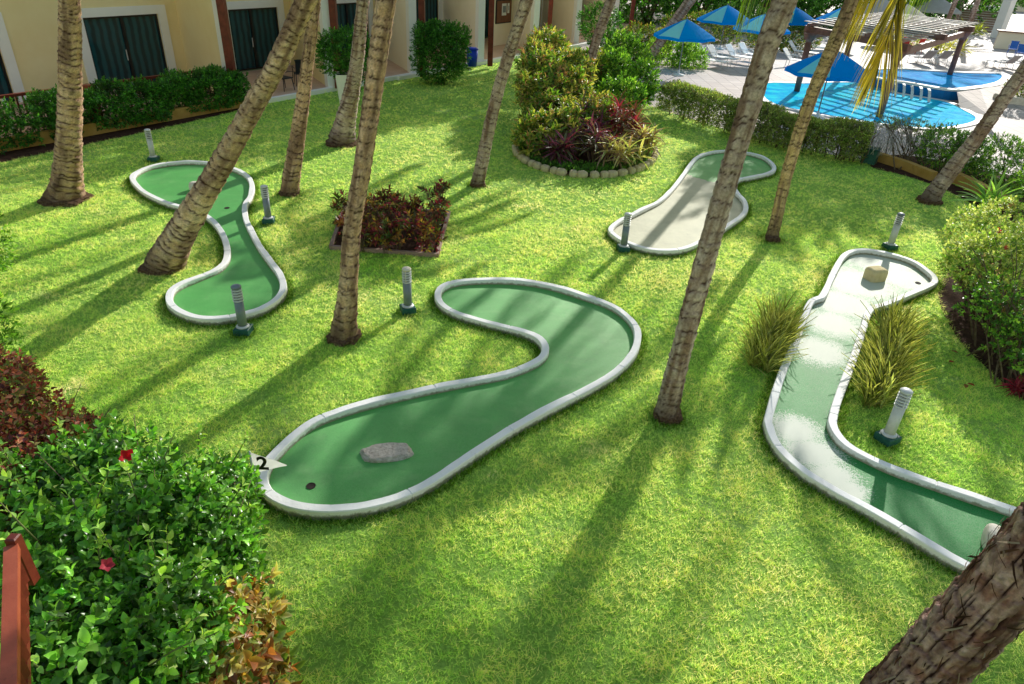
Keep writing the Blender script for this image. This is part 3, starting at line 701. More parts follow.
palm('grey palm with wide root in front of the white planter',[(341,144,30),(345,124,21),(352,90,15.5),(357,60,13.5),(363,0,12)],EX,True,4,palette=GREYB)
palm('thick palm with flared base standing left of the middle lane',[(343,338,31),(345,322,24),(348,290,19),(352,230,17.5),(362,170,17.5),(372,100,18.5),(386,0,20)],EX,True,5)
palm('slender brown palm leaning right just left of the big croton bed',[(477,186,15),(480,172,13),(491,120,12),(504,70,12),(527,0,12.5)],EX,True,6,palette=GREYB)
palm('tall grey palm leaning right in front of the sandy lane',[(666,417,27),(669,400,22.5),(683,344,20.5),(709,246,21),(730,172,21),(753,94,22),(769,41,22.5),(785,0,24)],EX,True,7,palette=GREYB)
r8,p8=palm('slim palm leaning right with hanging yellow fronds in front of the pool umbrella',[(771,241,14),(775,225,11.5),(788,170,11.5),(809,103,12.5),(831,51,13.5),(852,0,13)],[(1.1,.1),(1.0,.1),(.6,.1)],True,8,bend=.18,palette=((.9,.68,.38),(.58,.42,.18),(.08,.05,.02)))
palm('grey palm leaning far right beside the spiky plant near the pool shrubs',[(928,202,22),(934,193,17),(957,163,14.5),(977,137,13.5),(1013,86,13),(1060,20,13)],EX,True,9,palette=GREYB)
palm('unseen palm added for lawn shade, hidden behind the far leaning palm',[(985,126,7),(1003,98,7),(1066,10,7)],[(2,.3),(2,.5),(1.5,.5)],True,13,palette=GREYB,nseg=18,group='palms added for lawn shade')  # added palm with hidden trunk; its crown shades the right side
palm('unseen palm added for its lawn shadow, hidden by the tall grey palm',[(737,145,9),(760,70,9),(785,0,9)],[(1.5,.15),(1.6,.15),(1.4,.3)],True,11,palette=GREYB,nseg=24,ln=3.7)  # added palm with hidden trunk; its crown throws frond shadows on the lawn
# foreground palm
Y10=2.55
b10=gy(700,900,Y10); 
pf=[gy(x,y,Y10) for x,y in [(735,900),(800,800),(860,735),(932,662),(1010,580),(1080,500),(1150,400)]]
_e=pf[-1]; ext10=[_e+np.array([.45,0,.85]),_e+np.array([.8,.05,1.9]),_e+np.array([1.05,.1,3.1]),_e+np.array([1.2,.1,4.4])]
base10=np.array([pf[0][0]-.35,Y10,-.05]); path10=[base10,np.array([pf[0][0]-.3,Y10,.5])]+pf[1:]+ext10
rad10=[.30,.24]+[.19,.185,.18,.175,.172,.17]+[.165,.16,.155,.15]
while len(rad10)<len(path10): rad10.append(.15)
r10=empty('palm_tree',(base10[0],base10[1],0),0,'large dark shaggy palm trunk leaning right across the bottom right corner','palm tree','coconut palms on the lawn')
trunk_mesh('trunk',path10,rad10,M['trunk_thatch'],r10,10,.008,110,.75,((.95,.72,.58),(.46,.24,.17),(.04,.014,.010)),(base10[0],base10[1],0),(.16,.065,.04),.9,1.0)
palm_crown(path10[-1],r10,10,org=(base10[0],base10[1],0),ln=3.6)
rg=random.Random(10); P10=catmull(np.array(path10),12,False); mb=MB(); V=[];T=[];K=[]
for i in range(900):
    k=rg.randint(14,min(100,len(P10)-3)); d=P10[k+1]-P10[k]; d/=np.linalg.norm(d); X=np.cross(d,[0,1,0]); X/=np.linalg.norm(X); Y=np.cross(d,X); a=rg.uniform(0,6.28)
    o=X*math.cos(a)+Y*math.sin(a); tn=np.cross(d,o); r=.181; p=P10[k]+(P10[k+1]-P10[k])*rg.random()+o*r*1.02-np.array([base10[0],base10[1],0])
    L=rg.uniform(.03,.14); w=rg.uniform(.002,.007); dr=(d*rg.choice((-1,1))+tn*rg.gauss(0,.7)); dr/=np.linalg.norm(dr); wv=np.cross(dr,o); q=p+dr*L+o*rg.uniform(-.004,.016); m=(p+q)/2+o*.008
    b=len(V); V+=[p-wv*w,p+wv*w,m-wv*w,m+wv*w,q-wv*w*.3,q+wv*w*.3]; T+=[(b,b+1,b+3),(b,b+3,b+2),(b+2,b+3,b+5),(b+2,b+5,b+4)]; c=rg.choice([(.45,.30,.22),(.16,.06,.04),(.07,.025,.018),(.6,.46,.36)]); K+=[c]*6
tag(mesh_obj('bark_fibres',np.array(V),np.array(T),M['petal'],r10,False,np.array(K)*.7),kind='stuff')
# hanging old fronds of the slim palm (they dangle into view)
def hanging(px_list, Y, seed, col, n=30, ll=.8, hang=.75, name='frond', parent=r8, lab=None, width=.035):
    org=np.array([parent.location.x,parent.location.y,0]); pts=[gy(x,y,Y+.1*i)-org for i,(x,y) in enumerate(px_list)]
    V,T,K,C=frond_geo(pts,n,ll,.4,random.Random(seed),width,hang=hang,col=col)
    o=mesh_obj(name,V,T,M['leaf'],parent,False,K)
    MB().tube([tuple(p) for p in pts],[.03,.025,.018,.01,.006][:len(pts)]+[.006]*(len(pts)-5),5).build('frond_stalk',M['stem_green'],o,True)
    if lab: o['label']=lab
    return o
YG=((.42,.34,.05),(.62,.50,.10)); LG=((.25,.38,.05),(.45,.55,.12))
hanging([(925,-60),(905,-20),(893,20),(884,50),(872,72)],15.9,3,YG,60,1.25,.5,width=.05,lab='drooping yellowed frond in front of the pergola')
hanging([(905,-40),(880,-20),(858,0),(842,14)],15.7,5,YG,34,1.0,.5)
hanging([(790,-30),(765,-18),(750,-8),(742,2)],15.6,7,LG,26,.85,.85)
hanging([(960,-40),(935,-22),(915,-8),(905,-2)],15.8,8,LG,16,.6,.7)

# ------------------------------------------------------------------ GRASS
def grass():
    XS=[];zones=[(2.6,9.5,700),(9.5,15,400),(15,24,150),(24,38,60)]
    for y0,y1,dn in zones:
        xl,xr=-(y1*.86+3),(y1*.86+3); n=int((xr-xl)*(y1-y0)*dn)
        X=RNG.uniform(xl,xr,n);Y=RNG.uniform(y0,y1,n)
        ok=pin(lawn_poly,X,Y)
        # only what a camera near the photo could see
        P=np.stack([X,Y,np.zeros(n)],1)-CAM; dz=P@FW; px=512+F*(P@CX)/dz; py=342-F*(P@CY)/dz
        ok&=(dz>0)&(px>-120)&(px<1144)&(py<790)
        for C in (CA,CB,CC_,CD): 
            c=C.mean(0); 
            big=pin(C,X,Y); ok&=~big
            dmin=np.full(n,9.); 
            near=(np.abs(X-c[0])<5)&(np.abs(Y-c[1])<6)&ok; ii=np.where(near)[0]
            if len(ii):
                for s in range(0,len(ii),20000):
                    j=ii[s:s+20000]; d=np.sqrt(((X[j,None]-C[None,::2,0])**2+(Y[j,None]-C[None,::2,1])**2)).min(1); ok[j]&=d>.095
        for b in (left_bed,rb,pb,small_bed,ring): ok&=~pin(np.array(b),X,Y)
        XS.append(np.stack([X[ok],Y[ok],np.full(ok.sum(),y0)],1))
    A=np.concatenate(XS); n=len(A)
    k=5
    base=np.repeat(A[:,:2],k,0)+RNG.normal(0,.018,(n*k,2)); m=n*k; far=np.repeat(A[:,2],k)
    P3=np.concatenate([base,np.zeros((m,1))],1)
    lump=fbm(P3,3.0,3,3); patch=fbm(P3,.55,8,4)
    h=(.016+.034*RNG.random(m))*(.5+1.1*lump)*(1+far*.012); az=RNG.uniform(0,6.283,m); w=.0036*(1+far*.09)
    lean=RNG.normal(0,1.0,(m,2))*h[:,None]
    dx=np.stack([np.cos(az),np.sin(az)],1)*w[:,None]
    V=np.empty((m,3,3)); V[:,0,:2]=base-dx; V[:,0,2]=-.002; V[:,1,:2]=base+dx; V[:,1,2]=-.002; V[:,2,:2]=base+lean; V[:,2,2]=h
    c0=np.array([.44,.87,.12]);c1=np.array([.66,.96,.24]);c2=np.array([.78,.86,.42])
    t=np.clip((patch-.15)*1.35,0,1)[:,None]; c=c0*(1-t)+c1*t
    d=np.clip((fbm(P3,1.6,21,4)-.66)*6,0,1)[:,None]*.5; c=c*(1-d)+c2*d
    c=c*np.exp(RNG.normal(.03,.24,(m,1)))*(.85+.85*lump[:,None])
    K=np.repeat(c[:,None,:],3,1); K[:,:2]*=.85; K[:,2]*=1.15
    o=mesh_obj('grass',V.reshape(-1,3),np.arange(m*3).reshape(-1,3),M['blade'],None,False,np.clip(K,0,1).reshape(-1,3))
    tag(o,'short mown green grass covering the lawn','grass',kind='stuff')
    # taller untrimmed blades against curbs and trunks
    B=[]
    for C in (CA,CB,CC_,CD):
        for side in (1,):
            c=C; T=np.roll(c,-1,0)-np.roll(c,1,0); T/=np.linalg.norm(T,axis=1)[:,None]; N=np.stack([-T[:,1],T[:,0]],1)
            tst=pin(C,c[:,0]+N[:,0]*.05,c[:,1]+N[:,1]*.05); sg=np.where(tst,-1,1)[:,None]
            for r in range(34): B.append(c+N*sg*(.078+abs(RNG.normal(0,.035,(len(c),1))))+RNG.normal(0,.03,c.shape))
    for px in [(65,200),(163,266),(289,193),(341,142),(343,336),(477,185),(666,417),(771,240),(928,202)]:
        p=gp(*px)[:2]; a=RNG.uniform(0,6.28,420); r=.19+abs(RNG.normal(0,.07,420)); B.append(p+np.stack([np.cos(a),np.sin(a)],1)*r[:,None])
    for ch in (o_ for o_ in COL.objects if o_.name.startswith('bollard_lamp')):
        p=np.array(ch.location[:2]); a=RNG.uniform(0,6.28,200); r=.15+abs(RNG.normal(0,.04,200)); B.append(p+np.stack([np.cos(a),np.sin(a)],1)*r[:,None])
    base=np.concatenate(B); m=len(base); h=.035+.045*RNG.random(m); az=RNG.uniform(0,6.283,m)
    dx=np.stack([np.cos(az),np.sin(az)],1)*.007; lean=RNG.normal(0,.5,(m,2))*h[:,None]
    V=np.empty((m,3,3)); V[:,0,:2]=base-dx; V[:,0,2]=-.002; V[:,1,:2]=base+dx; V[:,1,2]=-.002; V[:,2,:2]=base+lean; V[:,2,2]=h
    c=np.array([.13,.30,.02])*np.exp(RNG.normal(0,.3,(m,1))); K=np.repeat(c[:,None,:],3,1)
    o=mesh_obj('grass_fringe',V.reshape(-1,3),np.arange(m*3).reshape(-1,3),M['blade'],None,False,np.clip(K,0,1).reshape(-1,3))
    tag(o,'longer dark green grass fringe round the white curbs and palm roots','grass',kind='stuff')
grass()

# ------------------------------------------------------------------ PLANTS
LF=leaf_fine(); LS=leaf_simple(); LW=leaf_simple(.6,.12,.12); LFn=leaf_fine(.42,.1,.2)
def at(x,y,z): return tuple(gp(x,y,z))
def lump(x,y,z,rx,ry,rz): p=gp(x,y,z); return (p[0],p[1],z,rx,ry,rz)
# foreground hibiscus
hib=[lump(150,545,1.1,.55,.55,.6),lump(85,590,1.2,.5,.5,.6),lump(195,570,.85,.45,.5,.7),lump(110,500,1.0,.55,.55,.65),lump(130,650,1.0,.6,.5,.7),lump(60,520,.95,.5,.5,.6),lump(205,505,.65,.4,.4,.5),lump(90,700,1.1,.55,.55,.65),lump(165,650,.8,.45,.45,.7)]
hb=gp(120,600,1.0)
shrub('hibiscus_shrub','big glossy green hibiscus shrub with two red flowers in the bottom left corner','shrub',(hb[0],hb[1]),hib,6800,leaf_fine(.56,.08,.2),6,.074,GREENS+GREENS+[(.10,.28,.03),(.13,.32,.05),(.15,.36,.04)],M['leaf_gloss'],rin=.45,gap=.38,nst=46,r0=.014,spread=1.35,jit=.35,seed=21,sspread=.6,slen=1.0)
hibiscus=COL.objects['hibiscus_shrub']
rg=random.Random(3); hx,hy=hibiscus.location.x,hibiscus.location.y; P=[];D=[];mb=MB()
for i in range(70):
    l=rg.choice(hib); a=rg.uniform(0,6.28); e=rg.uniform(.15,1.3); d=np.array([math.cos(a)*math.cos(e),math.sin(a)*math.cos(e),math.sin(e)]); p=np.array(l[:3])+d*np.array(l[3:])*.9-np.array([hx,hy,0]); L=rg.uniform(.18,.42)
    q=p+d*L*.5+np.array([0,0,.03]); t=p+d*L+np.array([rg.uniform(-.06,.06),rg.uniform(-.06,.06),.1*rg.random()]); mb.tube([tuple(p),tuple(q),tuple(t)],[.007,.006,.003],5)
    for k in range(5): P.append(p+(t-p)*(.35+.65*k/4)); D.append(d+np.array([rg.gauss(0,.5),rg.gauss(0,.5),.3]))
tag(mb.build('shoots',M['stem_green'],hibiscus,True),kind='stuff')
scatter('shoot_leaves',[sprig(leaf_fine(.56,.08,.2),3,1.3,.3,rg) for _ in range(3)],np.array(P),np.array(D),.075,BRIGHT+[(.3,.5,.12)],M['leaf_gloss'],hibiscus,jit=.3)
def flower(px,z,r,col,parent,seed,name='flower'):
    p=gp(px[0],px[1],z); org=np.array([parent.location.x,parent.location.y,0]); d=CAM-p; d/=np.linalg.norm(d); d=d+np.array([.2,0,.4]); rg=random.Random(seed)
    V,T,Mk,Id=sprig(leaf_fine(.75,.12,.05),5,.0,.02,rg,(.9,1.05)); # petals fanned below
    Vs=[];Ts=[];
    LV,LT,LM=leaf_fine(.85,.08,.15)
    for i in range(5):
        a=i*2*math.pi/5; dd=np.array([[math.cos(a)*.85,math.sin(a)*.85,.55]]); Vs.append(LV@rot_to(dd,np.zeros(1))[0].T); Ts.append(LT+len(LV)*i)
    V=np.concatenate(Vs);T=np.concatenate(Ts)
    Q=rot_to(np.array([d]),np.zeros(1))[0]; Q=np.stack([Q[:,0],Q[:,2],Q[:,1]],1)
    W=(V*r)@Q.T+p-org
    return mesh_obj(name,W,T,M['petal'],parent,False,np.tile(np.array(col),(len(W),1))*(.8+.4*RNG.random((len(W),1))))
flower((127,457),1.62,.075,(.75,.01,.02),hibiscus,1); flower((107,565),1.95,.05,(.55,.05,.08),hibiscus,2); flower((52,420),1.3,.05,(.8,.08,.03),hibiscus,3)
# red brown copperleaf
RB=[(.20,.05,.035),(.30,.09,.05),(.12,.03,.03),(.40,.17,.09),(.20,.17,.05),(.11,.17,.03)]
cop=[lump(15,440,1.0,.45,.5,.7),lump(50,480,.95,.42,.45,.55),lump(75,455,.75,.35,.35,.45),lump(0,395,.9,.35,.4,.5),lump(15,500,1.1,.4,.4,.5)]
cb=gp(25,450,.8)
shrub('copperleaf_shrub','reddish brown copperleaf shrub at the left edge beside the hibiscus','shrub',(cb[0],cb[1]),cop,3000,LW,5,.062,RB,M['red_leaf'],rin=.5,gap=.2,nst=14,r0=.014,spread=1.3,seed=5)
shrub('green_shrub','light green leafy shrub peeping in at the left edge','shrub',tuple(gp(-18,335,.5)[:2]),[lump(-22,240,.7,.4,.45,.6),lump(-25,330,.7,.42,.4,.6),lump(-4,375,.6,.3,.3,.45)],900,LS,5,.075,BRIGHT,M['leaf'],gap=.2,nst=6,seed=6)
# croton front
CRO=[(.34,.20,.04),(.42,.32,.08),(.28,.13,.03),(.42,.32,.14),(.14,.18,.04),(.12,.20,.04),(.20,.07,.03)]
cr=[lump(222,650,.75,.34,.34,.42),lump(250,625,.62,.20,.20,.33),lump(190,690,.7,.4,.35,.4),lump(245,680,.5,.28,.3,.36)]
shrub('croton','orange and cream croton in front of the hibiscus at the bottom left','shrub',tuple(gp(225,665,.5)[:2]),cr,520,leaf_fine(.5,.1,.25),7,.105,CRO,M['leaf'],palB=[(.5,.38,.15),(.62,.52,.28),(.3,.2,.05),(.6,.54,.34),(.2,.27,.05),(.2,.3,.06),(.28,.09,.03)],rin=.4,gap=.15,nst=12,r0=.012,spread=1.2,seed=9)
# small croton bed
DRK=[(.05,.018,.02),(.10,.02,.03),(.12,.06,.02),(.22,.16,.03),(.05,.09,.02),(.05,.07,.02),(.16,.03,.04)]
spots=[(345,222),(352,236),(372,218),(375,235),(395,230),(398,246),(412,218),(418,238),(434,226),(430,248),(362,246),(385,248),(436,212),(388,212)]
for i,(x,y) in enumerate(spots):
    b=gp(x,y+6); h=.34+.26*random.random(); lab=None
    lm=[(b[0],b[1],h*.8,.19,.19,.22),(b[0]+random.uniform(-.12,.12),b[1]+random.uniform(-.1,.1),h*1.15,.12,.12,.17)]
    shrub('croton','dark red and green croton plant in the small square bed','shrub',(b[0],b[1]),lm,30,leaf_simple(.38,.1,.2),8,.12,DRK,M['red_leaf'],palB=[(.10,.02,.03),(.22,.03,.05),(.35,.20,.04),(.4,.32,.05),(.12,.2,.03),(.10,.14,.03),(.35,.06,.09)],rin=.3,gap=.0,nst=9,r0=.008,spread=1.1,seed=30+i,group='crotons in the small square bed',sspread=.05)
# low frame of the small bed
mb=MB(); c4=[np.array(p) for p in small_bed]
for i in range(4):
    a,b=c4[i],c4[(i+1)%4]; mb.bar((a[0],a[1],.03),(b[0],b[1],.03),.07,.09)
o=mb.build('bed_edging',M['stair']); tag(o,'low brown edging round the small square croton bed','edging')

# big croton bed
_r=random.Random(8); C1=[lump(_r.uniform(532,600),y_,z_,_r.uniform(.38,.62),_r.uniform(.38,.6),_r.uniform(.35,.6)) for y_,z_ in [(50,1.95),(60,1.8),(70,1.7),(45,2.0),(75,1.5),(85,1.4),(95,1.2),(100,1.1),(110,1.0),(120,.8),(128,.7),(135,.55),(140,.5),(66,1.6),(90,1.3),(105,.9)]]+[lump(556,85,1.2,.9,.8,.9),lump(552,120,.7,.8,.6,.6)]
YCR=[(.13,.18,.03),(.22,.25,.05),(.08,.15,.02),(.05,.12,.02),(.28,.27,.07),(.08,.17,.02),(.24,.13,.06)]
shrub('croton','tall yellow and orange croton filling the left of the round stone edged bed','shrub',tuple(gp(555,150)[:2]),C1,3300,leaf_fine(.30,.08,.3),8,.18,YCR,M['leaf'],palB=[(.32,.34,.07),(.48,.42,.12),(.14,.24,.04),(.09,.19,.03),(.58,.46,.18),(.16,.27,.04),(.5,.26,.16)],rin=.55,gap=.3,nst=14,r0=.02,spread=1.15,seed=41,sspread=.5)
G1=[lump(625,58,1.65,.85,.75,.8),lump(612,75,1.3,.7,.7,.8),lump(620,100,.9,.75,.6,.7),lump(642,85,1.0,.5,.5,.7)]
shrub('green_shrub','bright green shrub at the back right of the round stone edged bed','shrub',tuple(gp(622,125)[:2]),G1,2300,leaf_simple(.42,.1,.15),8,.13,BRIGHT+GREENS,M['leaf_gloss'],rin=.45,gap=.25,nst=10,seed=42,sspread=.3)
def rosette(name,label,cat,px,h,n,leaf,size,pal,palB,mat,seed,group=None,up=1.0,k=14,spr=.35):
    b=gp(*px); root=empty(name,(b[0],b[1],0),0,label,cat,group); rg=random.Random(seed)
    tp=[sprig(leaf,k,1.35,.25,rg,(.75,1.1)) for _ in range(3)]
    P=np.array([[rg.gauss(0,spr),rg.gauss(0,spr),h*rg.uniform(.5,1.1)] for _ in range(n)]); D=np.array([[rg.gauss(0,.25),rg.gauss(0,.25),1] for _ in range(n)])
    scatter('foliage',tp,P,D,size*np.array([rg.uniform(.8,1.15) for _ in range(n)]),pal,mat,root,palB=palB,jit=.2)
    mb=MB()
    for p in P: mb.tube([(p[0]*.6,p[1]*.6,0),(p[0]*.9,p[1]*.9,p[2]*.6),tuple(p)],[.014,.012,.01],5)
    mb.build('stem',M['stem'],root,True); return root
LST=leaf_strap(.13,.55,4,.03,.1)
PUR=[(.05,.015,.03),(.09,.02,.045),(.05,.03,.035),(.10,.03,.06),(.05,.07,.03)]; PUB=[(.12,.03,.07),(.26,.05,.11),(.10,.07,.06),(.3,.10,.16),(.14,.16,.07)]
for i,(x,y,h,c) in enumerate([(575,158,.55,0),(598,165,.6,0),(612,150,.85,1),(632,152,.8,1),(588,150,.8,0),(640,160,.5,2),(620,170,.4,2),(565,166,.35,0)]):
    pa,pb_=(PUR,PUB) if c<2 else ([(.3,.26,.1),(.2,.24,.08),(.16,.1,.07)],[(.6,.52,.3),(.45,.45,.2),(.3,.2,.15)])
    if c==1: pa=[(.2,.025,.05),(.10,.02,.04),(.08,.04,.03),(.09,.08,.03)]; pb_=[(.5,.06,.10),(.3,.05,.09),(.15,.07,.06),(.25,.2,.08)]
    lab=['dark purple cordyline low at the front of the round stone edged bed','bright red tipped cordyline standing tall in the round stone edged bed','cream and green striped dracaena at the right rim of the round stone edged bed'][c]
    rosette('cordyline' if c<2 else 'dracaena',lab,'plant',(x,y),h*1.25,11,LST,.5,pa,pb_,M['red_leaf'] if c<2 else M['leaf'],60+i,['purple cordylines in the round bed','red cordylines in the round bed','striped dracaenas in the round bed'][c],spr=.2)
# low ground cover in ring
n=2600; a=RNG.uniform(0,6.28,n); r=np.sqrt(RNG.uniform(.45,.93,n)); P=np.stack([ctr[0]+(ub[0]*ra*np.cos(a)+vb[0]*rbb*np.sin(a))*r,ctr[1]+(ub[1]*ra*np.cos(a)+vb[1]*rbb*np.sin(a))*r,.04+.12*RNG.random(n)],1)
rg=random.Random(4); o=scatter('ground_cover',[sprig(LS,5,1.3,.6,rg) for _ in range(3)],P,np.array([0,0,1.])+RNG.normal(0,.3,P.shape),.07,GREENS,M['leaf']); tag(o,'low dark green ground cover at the foot of the round stone edged bed','ground cover',kind='stuff')
# small tree rising from behind croton
def branch_tree(name,label,pts,seed,cat='tree',group=None):
    b=gp(pts[0][0],pts[0][1]); path=[];rad=[]
    for i,(x,y,w) in enumerate(pts):
        p=b if i==0 else gy(x,y,b[1]); path.append(p); rad.append(w/2/F*((p-CAM)@FW))
    l=path[-1]; d=path[-1]-path[-2]; d/=np.linalg.norm(d)
    for k in range(2): d=d+np.array([0,0,.12]); l=l+d*1.2; path.append(l); rad.append(rad[-1]*.95)
    root=empty(name,(b[0],b[1],0),0,label,cat,group); trunk_mesh('trunk',path,rad,M['bark'],root,seed,.03,20,1.0,GREYB,(b[0],b[1],0)); return root,path
rt,pt=branch_tree('palm_tree','thin pale palm trunk rising out of the big croton bed',[(586,115,9),(592,56,9),(611,0,10)],71,'palm tree'); palm_crown(pt[-1],rt,71,org=tuple(rt.location),ln=3.2)
rt,pt=branch_tree('palm_tree','grey palm trunk leaning right behind the nearest blue umbrella',[(647,66,11),(656,48,10),(676,20,10),(694,-5,10)],72,'palm tree'); palm_crown(pt[-1],rt,72,org=tuple(rt.location),ln=3.6)
for i,(x0,y0,x1,y1,w) in enumerate([(952,30,962,0,5),(936,50,952,10,4.5),(962,45,978,0,5)]):
    rt,pt=branch_tree('palm_tree',['thin dark trunk beside the far stairs, middle of three','thin dark trunk just behind the pergola, leftmost of three near the stairs','thin dark trunk at the foot of the far stairs, rightmost of three'][i],[(x0,y0,w),((x0+x1)/2,(y0+y1)/2,w),(x1,y1,w)],80+i,'palm tree')
    palm_crown(pt[-1]+np.array([0,0,2.0]),rt,80+i,org=tuple(rt.location),ln=3.2)

def added_shade_tree(label,px,crown,seed):  # unseen trees added so that their crowns shade the lawn
    rt,pt=branch_tree('added_shade_tree',label,px,seed,'tree','trees added for lawn shade'); top=pt[-1]; o=np.array(rt.location)
    L=[(crown[0]-o[0]+dx,crown[1]-o[1]+dy,crown[2]+dz,r,r,r*.7) for dx,dy,dz,r in ((0,0,0,3.0),(1.6,2.6,.6,2.6),(-1.6,-2.4,.3,2.6),(1.8,-1.2,-.2,2.2),(-1.2,1.8,.9,2.2),(2.8,1.2,0,2.0))]
    P,Nn,rr=sample_lumps(L,2600,.4,.25,seed); scatter('crown',[sprig(LS,7,1.2,.8,random.Random(seed)) for _ in range(3)],P,Nn+RNG.normal(0,.4,Nn.shape),.30,GREENS,M['leaf'],rt)
    mb=MB()
    for l in L: mb.tube([tuple(top-o),tuple((top-o)*.5+np.array(l[:3])*.5+np.array([.2,0,-.3])),l[:3]],[.09,.06,.02],6)
    mb.build('limbs',M['stem'],rt,True)
added_shade_tree('tree added to shade the lawn, thin trunk hidden behind the slim palm',[(806,112,6.5),(829,55,6.5),(852,0,7)],(16.4,33.9,7.0),16)
added_shade_tree('tree added to shade the lawn, thin trunk hidden behind the slender brown palm',[(506,68,6.5),(515,34,6.5),(526,0,6.5)],(-1.0,37,8.2),14)
added_shade_tree('tree added to shade the lawn, thin trunk hidden behind the thin palm of the croton bed',[(591,50,6),(600,28,6),(610,0,6)],(5.6,44.5,9.0),15)
# hedges (box shaped)
def hedge(name,label,A,B,th,h,n,size,pal,seed,z0=0.1,k=6,leaf=None,gap=.12,cat='hedge',group=None,wav=.1,mat=None,nst=20):
    A=np.array(A[:2]);B=np.array(B[:2]);L=np.linalg.norm(B-A);u=(B-A)/L;v=np.array([-u[1],u[0]])
    c=(A+B)/2; root=empty(name,(c[0],c[1],0),0,label,cat,group)
    q=RNG.random(n); s=RNG.uniform(-L/2,L/2,n); 
    d=np.where(q<.42,-th/2,np.where(q<.55,th/2,RNG.uniform(-th/2,th/2,n))); z=np.where(q<.55,RNG.uniform(z0,h,n),h)
    Nn=np.zeros((n,3)); fr_=q<.42; Nn[fr_]=[-v[0],-v[1],0]; bk=(q>=.42)&(q<.55); Nn[bk]=[v[0],v[1],0]; Nn[q>=.55]=[0,0,1]
    en=q>.95; sg=np.sign(RNG.uniform(-1,1,n)); s=np.where(en,sg*L/2,s); z=np.where(en,RNG.uniform(z0,h,n),z); Nn[en]=np.stack([u[0]*sg,u[1]*sg,0*sg],1)[en]
    P=np.stack([u[0]*s+v[0]*d,u[1]*s+v[1]*d,z],1); W=P+np.array([c[0],c[1],0])
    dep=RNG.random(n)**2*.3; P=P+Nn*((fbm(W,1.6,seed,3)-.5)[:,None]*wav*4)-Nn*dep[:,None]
    # round the top edges
    e=np.clip((np.abs(d)-th*.28)/(th*.22),0,1)*np.clip((z-h*.75)/(h*.25),0,1); P[:,2]-=e*.12
    ok=(fbm(W,2.6,seed+3,3)>gap+.12)|(dep>.12)
    P,Nn,dep=P[ok],Nn[ok],dep[ok]; rg=random.Random(seed)
    tp=[sprig(leaf or LS,k,1.2,.9,rg) for _ in range(4)]
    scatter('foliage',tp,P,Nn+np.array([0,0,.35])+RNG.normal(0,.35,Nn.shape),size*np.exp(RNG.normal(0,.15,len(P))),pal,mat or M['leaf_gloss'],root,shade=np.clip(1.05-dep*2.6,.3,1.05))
    mb=MB()
    for i in range(nst):
        s_=rg.uniform(-L/2,L/2); d_=rg.uniform(-th*.25,th*.25); x=u[0]*s_+v[0]*d_;y=u[1]*s_+v[1]*d_
        mb.tube([(x,y,0),(x+rg.uniform(-.1,.1),y+rg.uniform(-.1,.1),h*.45),(x+rg.uniform(-.25,.25),y+rg.uniform(-.25,.25),h*.92)],[.022,.016,.008],5)
        mb.tube([(x,y,h*.3),(x+rg.uniform(-.3,.3),y+rg.uniform(-.3,.3),h*.8)],[.014,.006],4)
    mb.build('stem',M['stem'],root,True); return root
DG=[(.03,.12,.015),(.045,.17,.02),(.07,.22,.03),(.10,.28,.04),(.03,.09,.015)]
hedge('hedge','dark green hedge over the ochre planter wall along the terrace railing',fr(-4.2,4.6,0),fr(2.4,4.4,0),1.15,1.16,6800,.085,DG,51,.14,gap=.28,wav=.2)
hedge('hedge','dark green bushy hedge in the top left corner left of the upright palm',fr(-10,4.7,0),fr(-4.5,4.7,0),1.1,.95,2600,.09,DG,52,.1,gap=.2,wav=.16)
PHG=[(.18,.27,.06),(.11,.19,.04),(.28,.36,.09),(.14,.16,.06),(.36,.40,.15),(.22,.19,.10)]
hs=[gp(659,114),gp(729,137),gp(795,156),gp(861,167)]
hb2=[np.array([h[0]+.25,h[1]+.5]) for h in hs]
hedge('hedge','trimmed hedge section between the croton bed and the tall grey palm',hb2[0],hb2[1],.9,1.05,4600,.06,PHG,53,.15,k=6,gap=.2,mat=M['leaf'],wav=.07,group=None)
hedge('hedge','trimmed hedge section between the tall grey palm and the slim palm, behind the sandy lane',hb2[1],hb2[2],.9,1.05,4400,.06,PHG,54,.15,k=6,gap=.2,mat=M['leaf'],wav=.07)
hedge('hedge','trimmed hedge section right of the slim palm, ending by the green box',hb2[2],hb2[3],.9,1.05,3800,.06,PHG,55,.15,k=6,gap=.2,mat=M['leaf'],wav=.07)
# sparse twiggy shrub
tw=[lump(905,125,.95,.75,.5,.22),lump(930,130,.9,.6,.5,.2),lump(885,122,1.0,.6,.5,.2)]
tb=gp(905,168)
rt=shrub('twiggy_shrub','sparse twiggy shrub with bare grey branches above the ochre wall','shrub',(tb[0],tb[1]),tw,520,LS,5,.055,PHG,M['leaf'],rin=.3,gap=.3,nst=16,r0=.022,seed=61,sspread=.5)
mb=MB(); rg=random.Random(77)
for i in range(150):
    x=rg.uniform(-1.2,1.4);y=rg.uniform(-.1,.8);z=rg.uniform(.25,.6); mb.tube([(x,y,z),(x+rg.uniform(-.2,.2),y+rg.uniform(-.2,.2),z+rg.uniform(.15,.4)),(x+rg.uniform(-.4,.4),y+rg.uniform(-.3,.3),z+rg.uniform(.3,.6))],[.008,.006,.003],4)
mb.build('twigs',mat_noise('pale_twig',(.35,.33,.33),(.55,.52,.5),10,.8),rt,True)
